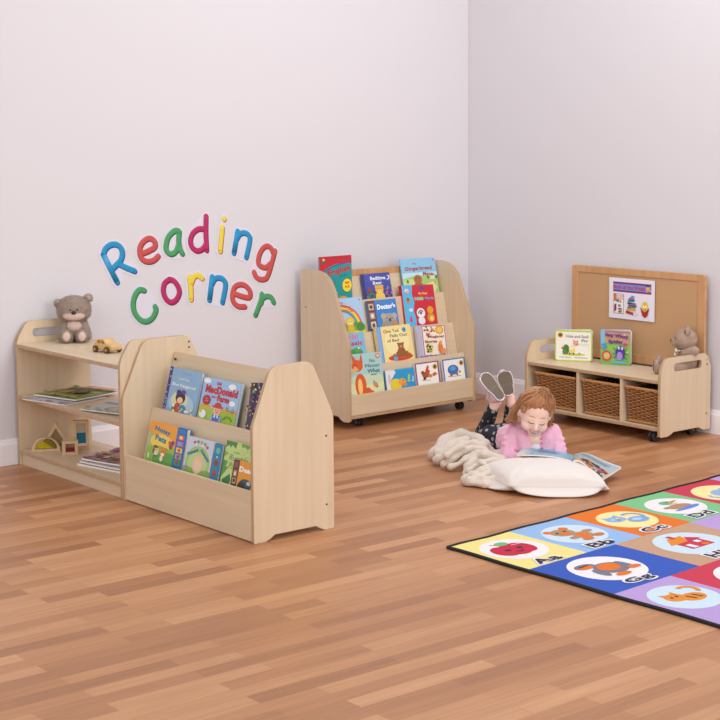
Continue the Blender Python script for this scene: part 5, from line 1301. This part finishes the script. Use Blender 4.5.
# ------------------------------------------------------------------ the girl
def polka():
    m = bpy.data.materials.new('polka_dot_jersey'); m.use_nodes = True
    nt = m.node_tree; b = nt.nodes['Principled BSDF']; b.inputs['Roughness'].default_value = .9
    tc = nt.nodes.new('ShaderNodeTexCoord'); vo = nt.nodes.new('ShaderNodeTexVoronoi')
    vo.inputs['Scale'].default_value = 34; vo.inputs['Randomness'].default_value = .35
    nt.links.new(tc.outputs['Object'], vo.inputs['Vector'])
    cr = nt.nodes.new('ShaderNodeValToRGB'); e = cr.color_ramp.elements
    e[0].position = .30; e[0].color = lin('A9A3A6'); e[1].position = .36; e[1].color = lin('2A2C35')
    nt.links.new(vo.outputs['Distance'], cr.inputs['Fac']); nt.links.new(cr.outputs['Color'], b.inputs['Base Color'])
    return m
def skin_mat():
    m = bpy.data.materials.new('skin'); m.use_nodes = True
    b = m.node_tree.nodes['Principled BSDF']
    b.inputs['Base Color'].default_value = lin('F1CBBB'); b.inputs['Roughness'].default_value = .5
    b.inputs['Subsurface Weight'].default_value = .15; b.inputs['Subsurface Radius'].default_value = (.01, .004, .002)
    return m
SKIN = skin_mat()
def girl():
    t = thing('person', 'girl in a pink cardigan lying on her front, feet up, reading an open book', 'person', GM)
    Hc = Vector((.006, .005, .283)); yaw, pit, rol = R(7), R(24), R(11)
    f = Vector((math.sin(yaw)*math.cos(pit), -math.cos(yaw)*math.cos(pit), -math.sin(pit)))
    rt = f.cross(Vector((0, 0, 1))).normalized()*-1
    rt = Vector((0, 0, 1)).cross(f).normalized()            # screen right
    up = f.cross(rt).normalized()
    r2 = rt*math.cos(rol) - up*math.sin(rol); u2 = rt*math.sin(rol) + up*math.cos(rol)
    HM = Matrix((r2, u2, f)).transposed()
    def h(x, y, z): return Hc + HM @ Vector((x, y, z))
    def body(b):
        # head
        ico_bm(b, h(0, .014, -.010), (.070, .084, .082), 4, HM)
        ico_bm(b, h(0, -.018, .014), (.065, .070, .066), 4, HM)
        ico_bm(b, h(0, -.066, .036), (.030, .030, .034), 3, HM)          # chin
        for s in (-1, 1):
            ico_bm(b, h(s*.033, -.042, .044), (.029, .029, .028), 3, HM)  # cheeks
            ico_bm(b, h(s*.070, -.014, -.002), (.010, .022, .014), 3, HM)  # ears
            ico_bm(b, h(s*.026, -.006, .064), (.0155, .0085, .010), 3, HM)  # lids
        ico_bm(b, h(0, .022, .049), (.046, .022, .021), 3, HM)            # brow
        capsule_bm(b, h(0, -.004, .072), h(0, -.030, .086), .006, .0085)   # nose
        ico_bm(b, h(0, -.033, .086), (.0125, .0085, .009), 3, HM)
        ico_bm(b, h(0, -.054, .070), (.021, .010, .012), 3, HM)
        # neck, trunk, arms, legs
        capsule_bm(b, (.003, .022, .205), (.004, .075, .165), .033, .037); ico_bm(b, (.004, .055, .150), (.040, .040, .040), 3)
        ico_bm(b, (.002, .085, .145), (.082, .055, .062), 3)
        capsule_bm(b, (0, .11, .135), (-.10, .30, .088), .070, .064)
        capsule_bm(b, (-.11, .31, .086), (-.145, .385, .085), .068, .072)
        for (s0, e0, w0, k0) in (((-.085, .085, .178), (-.125, .045, .050), (-.055, -.030, .078), -1), ((.090, .080, .172), (.122, .045, .054), (.085, -.035, .060), 1)):
            capsule_bm(b, s0, e0, .030, .024); capsule_bm(b, e0, w0, .023, .016)
            w = Vector(w0); d = (w-Vector(e0)).normalized(); sd = d.cross(Vector((0, 0, 1))).normalized()
            capsule_bm(b, w, w+d*.022, .015, .019)
            for q, ln in ((-1.5, .026), (-.5, .032), (.5, .034), (1.5, .029)):
                a0 = w+d*.030+sd*q*.0095; a1 = a0+d*ln*.55+Vector((0, 0, -.003)); a2 = a1+d*ln*.4+Vector((0, 0, -.009))
                capsule_bm(b, a0-d*.01, a1, .0068, .0062); capsule_bm(b, a1, a2, .0062, .0052)
            th0 = w+sd*(k0*-.015)+d*.006; th1 = th0+sd*(k0*-.016)+d*.014; th2 = th1+sd*(k0*-.004)+d*.014
            capsule_bm(b, th0, th1, .0080, .0070); capsule_bm(b, th1, th2, .0070, .0056)
        capsule_bm(b, (-.185, .385, .078), (-.252, .57, .058), .056, .040)
        capsule_bm(b, (-.105, .385, .080), (-.118, .59, .062), .056, .040)
        capsule_bm(b, (-.254, .575, .060), (-.197, .428, .232), .040, .024)
        capsule_bm(b, (-.120, .595, .064), (-.112, .462, .248), .040, .024)
        capsule_bm(b, (-.197, .428, .232), (-.178, .428, .262), .023, .024)
        capsule_bm(b, (-.112, .462, .248), (-.116, .462, .275), .023, .024)
    bo = organic('body', body, SKIN, t, .0038, 5)
    from mathutils.bvhtree import BVHTree
    bvh = BVHTree.FromPolygons([v.co for v in bo.data.vertices], [tuple(p.vertices) for p in bo.data.polygons])
    def surf(x, y, off=.0006):
        o_ = h(x, y, .25); loc, n, i, d = bvh.ray_cast(o_, -f)
        return (loc if loc else h(x, y, .08)) + f*off
    def facetube(name, pts, rads, m, seg=6, off=.0004, sq=.6):
        bm = bmesh.new(); P = spline(pts, 4)
        n = len(P); P3 = [surf(p.x, p.y, off) for p in P]
        rr = [rads*(0.35+0.65*math.sin(math.pi*(i+.4)/(n-.2))) for i in range(n)]
        tube_bm(bm, P3, rr, seg, 1, up=f)
        o = link(name, bm_mesh(bm), m, t); o.data.polygons.foreach_set('use_smooth', [True]*len(o.data.polygons)); return o
    LASH = flat('5A3A2C', .6); BROW = flat('B98560', .8); LIP = flat('C4606A', .4)
    for s in (-1, 1):
        facetube('eyelashes', [(s*.012, -.010), (s*.020, -.0145), (s*.030, -.0145), (s*.040, -.009)], .0022, LASH)
        facetube('eyelid_crease', [(s*.014, -.002), (s*.026, .002), (s*.038, -.002)], .0009, flat('C98F7E', .6))
        facetube('eyebrow', [(s*.012, .014), (s*.024, .019), (s*.038, .014)], .0018, BROW)
        facetube('cheek_blush', [(s*.036, -.036), (s*.044, -.034)], .004, flat('E8A898', .6), off=-.0030)
        facetube('nostril', [(s*.004, -.0405), (s*.0075, -.040)], .0016, flat('B47868', .7), off=0)
    # open smile
    def patch(name, outline, m, off):
        bm = bmesh.new(); c = surf(0, sum(y for x, y in outline)/len(outline), off)
        cv = bm.verts.new(c); vs = [bm.verts.new(surf(x, y, off)) for x, y in outline]; n = len(vs)
        for i in range(n): bm.faces.new((cv, vs[i], vs[(i+1) % n]))
        bmesh.ops.recalc_face_normals(bm, faces=bm.faces[:]); return link(name, bm_mesh(bm), m, t)
    mo = [(-.023, -.048), (-.010, -.053), (0, -.0545), (.010, -.053), (.023, -.048), (.015, -.0635), (0, -.069), (-.015, -.0635)]
    patch('mouth', mo, flat('8A3038', .6), .0010)
    te = [(-.015, -.0525), (-.008, -.0545), (0, -.0555), (.008, -.0545), (.015, -.0525), (.010, -.0590), (0, -.0605), (-.010, -.0590)]
    patch('teeth', te, flat('F2ECE4', .3), .0016)
    facetube('upper_lip', [(-.023, -.0475), (-.010, -.0515), (0, -.0530), (.010, -.0515), (.023, -.0475)], .0022, LIP)
    facetube('lower_lip', [(-.021, -.0530), (-.012, -.0645), (0, -.0700), (.012, -.0645), (.021, -.0530)], .0032, LIP)
    # clothing
    PINK = flat('EDB2CB', .9, .35, 420, sheen=.3)
    def cardi(b):
        for s, e, w, k in (((-.086, .080, .180), (-.126, .042, .054), (-.080, -.005, .074), 1), ((.088, .078, .174), (.124, .042, .056), (.098, -.005, .060), 1)):
            ico_bm(b, s, (.042, .045, .044), 3); capsule_bm(b, s, e, .041, .033); capsule_bm(b, e, w, .033, .026)
        capsule_bm(b, (-.066, .078, .200), (-.030, .100, .202), .030, .026); capsule_bm(b, (.070, .078, .194), (.036, .100, .200), .030, .026)
        capsule_bm(b, (-.030, .105, .195), (.036, .105, .195), .030, .030)
        for sx in (-1, 1): capsule_bm(b, (.004+sx*.058, .052, .165), (.004+sx*.044, .055, .095), .036, .040)
        capsule_bm(b, (0, .12, .140), (-.112, .32, .094), .080, .077)
        capsule_bm(b, (.004, .10, .13), (0, .12, .13), .08, .08)
        for q in range(4): capsule_bm(b, (-.150+.004*q, .055-.004*q, .075+.026*q), (-.098, .012+.012*q, .072+.028*q), .012, .009); capsule_bm(b, (.148-.005*q, .052, .078+.024*q), (.102, .012+.010*q, .074+.028*q), .012, .009)
    organic('cardigan', cardi, PINK, t, .0045, 5, disp=(.0035, 38))
    def shirt(b):
        ico_bm(b, (.010, .062, .106), (.036, .050, .046), 3); ico_bm(b, (-.005, .10, .10), (.075, .06, .06), 3)
        capsule_bm(b, (-.105, .31, .088), (-.128, .352, .088), .073, .074)
    organic('undershirt', shirt, flat('EADFE6', .9, .2, 400), t, .0045, 4)
    for k in range(3):
        bm = bmesh.new(); ico_bm(bm, (.034+.002*k, .016-.002*k, .158-.022*k), (.0045, .003, .0045), 2); smooth(link('button', bm_mesh(bm), flat('D2608E', .4), t))
    def legs(b):
        capsule_bm(b, (-.12, .335, .088), (-.15, .385, .088), .072, .077)
        capsule_bm(b, (-.185, .385, .080), (-.254, .57, .060), .061, .045)
        capsule_bm(b, (-.105, .385, .082), (-.118, .59, .062), .061, .045)
        capsule_bm(b, (-.256, .575, .060), (-.201, .436, .223), .045, .029)
        capsule_bm(b, (-.120, .595, .064), (-.113, .474, .232), .045, .0285)
        ico_bm(b, (-.205, .40, .105), (.06, .06, .045), 3); ico_bm(b, (-.12, .41, .115), (.06, .07, .045), 3)
    organic('leggings', legs, polka(), t, .0045, 4, disp=(.002, 40))
    # canvas shoes
    def shoe(heel, toe, n0, collar):
        heel, toe = Vector(heel), Vector(toe); x = (toe-heel); Ls = x.length; x.normalize()
        n = Vector(n0); n = (n-x*n.dot(x)).normalized(); y = n.cross(x)
        m = frame(heel, x, y, n)
        mi = m.inverted()
        def w(s): # half width along the sole
            return .5*(.060+.018*math.sin(max(0, (s-.28))*math.pi/.9)-.004*math.sin(s*math.pi*1.0)*(s < .4))
        out = []
        K = 26
        for i in range(K+1):
            s = i/K; e = math.sqrt(max(0, 1-abs(2*s-1)**7)); out.append((s*Ls, w(s)*e))
        poly = out + [(a, -b*1.0) for a, b in out[::-1][1:-1]]
        def ring(bm, z0, z1, k0, k1, mi_=0, cap=True):
            cx = Ls/2
            A = [bm.verts.new((cx+(a-cx)*k0, b*k0, z0)) for a, b in poly]; B = [bm.verts.new((cx+(a-cx)*k1, b*k1, z1)) for a, b in poly]; N = len(A)
            for i in range(N): bm.faces.new((A[i], A[(i+1) % N], B[(i+1) % N], B[i]))
            if cap: bm.faces.new(B); bm.faces.new(A[::-1])
            bmesh.ops.recalc_face_normals(bm, faces=bm.faces[:])
        RUB = flat('EADDE0', .5)
        bm = bmesh.new(); ring(bm, -.020, 0, 1.0, 1.0)
        so = smooth(link('shoe_sole', bm_mesh(bm), RUB, t, m), 50)
        bm = bmesh.new(); ring(bm, -.0135, -.0105, 1.016, 1.016); link('sole_stripe', bm_mesh(bm), flat('3A3A4C', .5), so)
        bm = bmesh.new(); ring(bm, -.002, .0012, .925, .915); link('outsole', bm_mesh(bm), flat('7A6C60', .85, .8, 260), so)
        bm = bmesh.new()
        for i in range(15):
            s = .06+i*.063
            if .40 < s < .50: continue
            ww = w(s)*.80
            tube_bm(bm, [(s*Ls, -ww, .0012), (s*Ls+.004, 0, .0012), (s*Ls, ww, .0012)], .0011, 4)
        link('tread', bm_mesh(bm), flat('625649', .9), so)
        def upper(b):
            ico_bm(b, (Ls*.72, 0, -.026), (.042, .027, .020), 3); ico_bm(b, (Ls*.5, 0, -.032), (.042, .025, .024), 3)
            ico_bm(b, (Ls*.22, 0, -.034), (.036, .0245, .028), 3); capsule_bm(b, (Ls*.2, 0, -.034), (Ls*.20, 0, -.052), .0265, .026)
        us = organic('shoe_upper', upper, flat('DDBFC6', .9, .3, 500), t, .004, 4, m)
        for k in range(3):
            bm = bmesh.new(); tube_bm(bm, [(Ls*(.42+.08*k), -.016, -.052+.004*k), (Ls*(.44+.08*k), 0, -.0575+.005*k), (Ls*(.42+.08*k), .016, -.052+.004*k)], .0022, 6); link('lace', bm_mesh(bm), flat('F0E6EA', .8), us)
        bm = bmesh.new()
        for s in (-1, 1):
            tube_bm(bm, [(Ls*.40, s*.004, -.058), (Ls*.36, s*.026, -.066), (Ls*.30, s*.036, -.056), (Ls*.34, s*.022, -.058), (Ls*.40, s*.004, -.058)], .0016, 6)
            tube_bm(bm, [(Ls*.40, s*.003, -.058), (Ls*.26, s*.018, -.070), (Ls*.12, s*.030, -.062)], .0015, 6)
        link('lace_bow', bm_mesh(bm), flat('F0E6EA', .8), us)
    shoe((-.148, .380, .276), (-.252, .396, .404), (.60, -.74, .42), None)
    shoe((-.117, .420, .290), (-.152, .424, .412), (.22, -.94, .10), None)
    # hair
    HA = [flat('AE754A', .5, sheen=.2), flat('C48E60', .45, sheen=.2), flat('8E5C3A', .6), flat('DBAE80', .45, sheen=.2)]
    def hb(b):
        for s in (-1, 1): ico_bm(b, h(s*.060, .026, .010), (.017, .028, .036), 3, HM)
        ico_bm(b, h(0, .030, -.027), (.080, .080, .084), 4, HM)
        ico_bm(b, h(.004, .076, -.004), (.048, .030, .040), 3, HM)
        ico_bm(b, h(.012, .102, -.008), (.028, .018, .026), 3, HM)
        capsule_bm(b, h(-.070, .02, -.036), h(-.094, -.048, -.040), .020, .017); capsule_bm(b, h(-.094, -.048, -.040), h(-.104, -.074, -.034), .017, .008)
        capsule_bm(b, h(.072, .02, -.030), h(.086, -.040, -.026), .017, .012); capsule_bm(b, h(.086, -.040, -.026), h(.090, -.076, -.014), .012, .006)
        capsule_bm(b, h(-.05, -.02, -.06), h(.05, -.02, -.06), .04, .04)
    hair = organic('hair', hb, HA, t, .0045, 3, disp=(.004, 70))
    hair.data.materials.clear(); [hair.data.materials.append(m_) for m_ in HA]
    hv = BVHTree.FromPolygons([v.co for v in hair.data.vertices], [tuple(p.vertices) for p in hair.data.polygons])
    rg = random.Random(11); bm = bmesh.new()
    def onhair(p, off):
        loc, n, i, d = hv.find_nearest(p); return loc + n*off
    bun = (.010, .105, .0)
    for k in range(170):       # swept back from the hairline to the tuft
        a = rg.uniform(-1.75, 1.75)
        x = .078*math.sin(a); 
        y0_ = .064*math.cos(a*.85) - .012 + rg.uniform(-.005, .007); z0_ = -.022+.086*math.cos(a)
        P = []
        jit = rg.uniform(-.012, .012); off = rg.uniform(.0005, .010)
        for i in range(9):
            q = i/8; s = math.sin(q*math.pi)
            px = x*(1-q)+(bun[0]+jit)*q; py = y0_*(1-q)+bun[1]*q + .022*s; pz = z0_*(1-q)+bun[2]*q + .028*s*math.cos(a)
            p = onhair(h(px, py, pz), off*min(1, q*3+.25)+.0016*math.sin(i*1.7+k)); P.append(p)
        tube_bm(bm, P, [.0024+.0022*math.sin(math.pi*min(1, j/8*.9+.08)) for j in range(9)], 4, mi=rg.choice([0, 0, 1, 1, 2, 3]))
    for k in range(90):        # tuft tumbling over the crown
        a = rg.uniform(0, 2*math.pi); r_ = rg.uniform(.012, .034)
        P = [h(.010+.006*math.cos(a), .104, .0), h(.010+r_*.7*math.cos(a), .120+rg.uniform(0, .014), r_*.7*math.sin(a)), h(.010+r_*1.2*math.cos(a), .108, r_*1.2*math.sin(a)), h(.010+r_*1.5*math.cos(a), .088+rg.uniform(-.01, .01), r_*1.5*math.sin(a)+.004)]
        tube_bm(bm, spline3(P), .0018, 4, mi=rg.choice([0, 1, 1, 2, 3]))
    for s, n_ in ((-1, 80), (1, 46)):
        for k in range(n_):
            xx = .070+rg.uniform(0, .018 if s < 0 else .010); zz = -.036+rg.uniform(-.01, .045)
            zz -= .014; e2 = rg.uniform(-.014, .014); P = [h(s*(xx-.008), .040+rg.uniform(-.01, .02), zz), h(s*(xx+.002), .0, zz), h(s*(xx+.013+e2*.5), -.035, zz-.004), h(s*(xx+.010+e2), -.062, zz+.004), h(s*(xx+.020+e2*1.2), -.082+rg.uniform(-.014, .018), zz+.008)]
            tube_bm(bm, spline3(P), [.0022]*len(spline3(P)), 4, mi=rg.choice([0, 1, 1, 2, 3]))
    o = link('hair_strands', bm_mesh(bm), HA, hair); o.data.polygons.foreach_set('use_smooth', [True]*len(o.data.polygons))
girl()
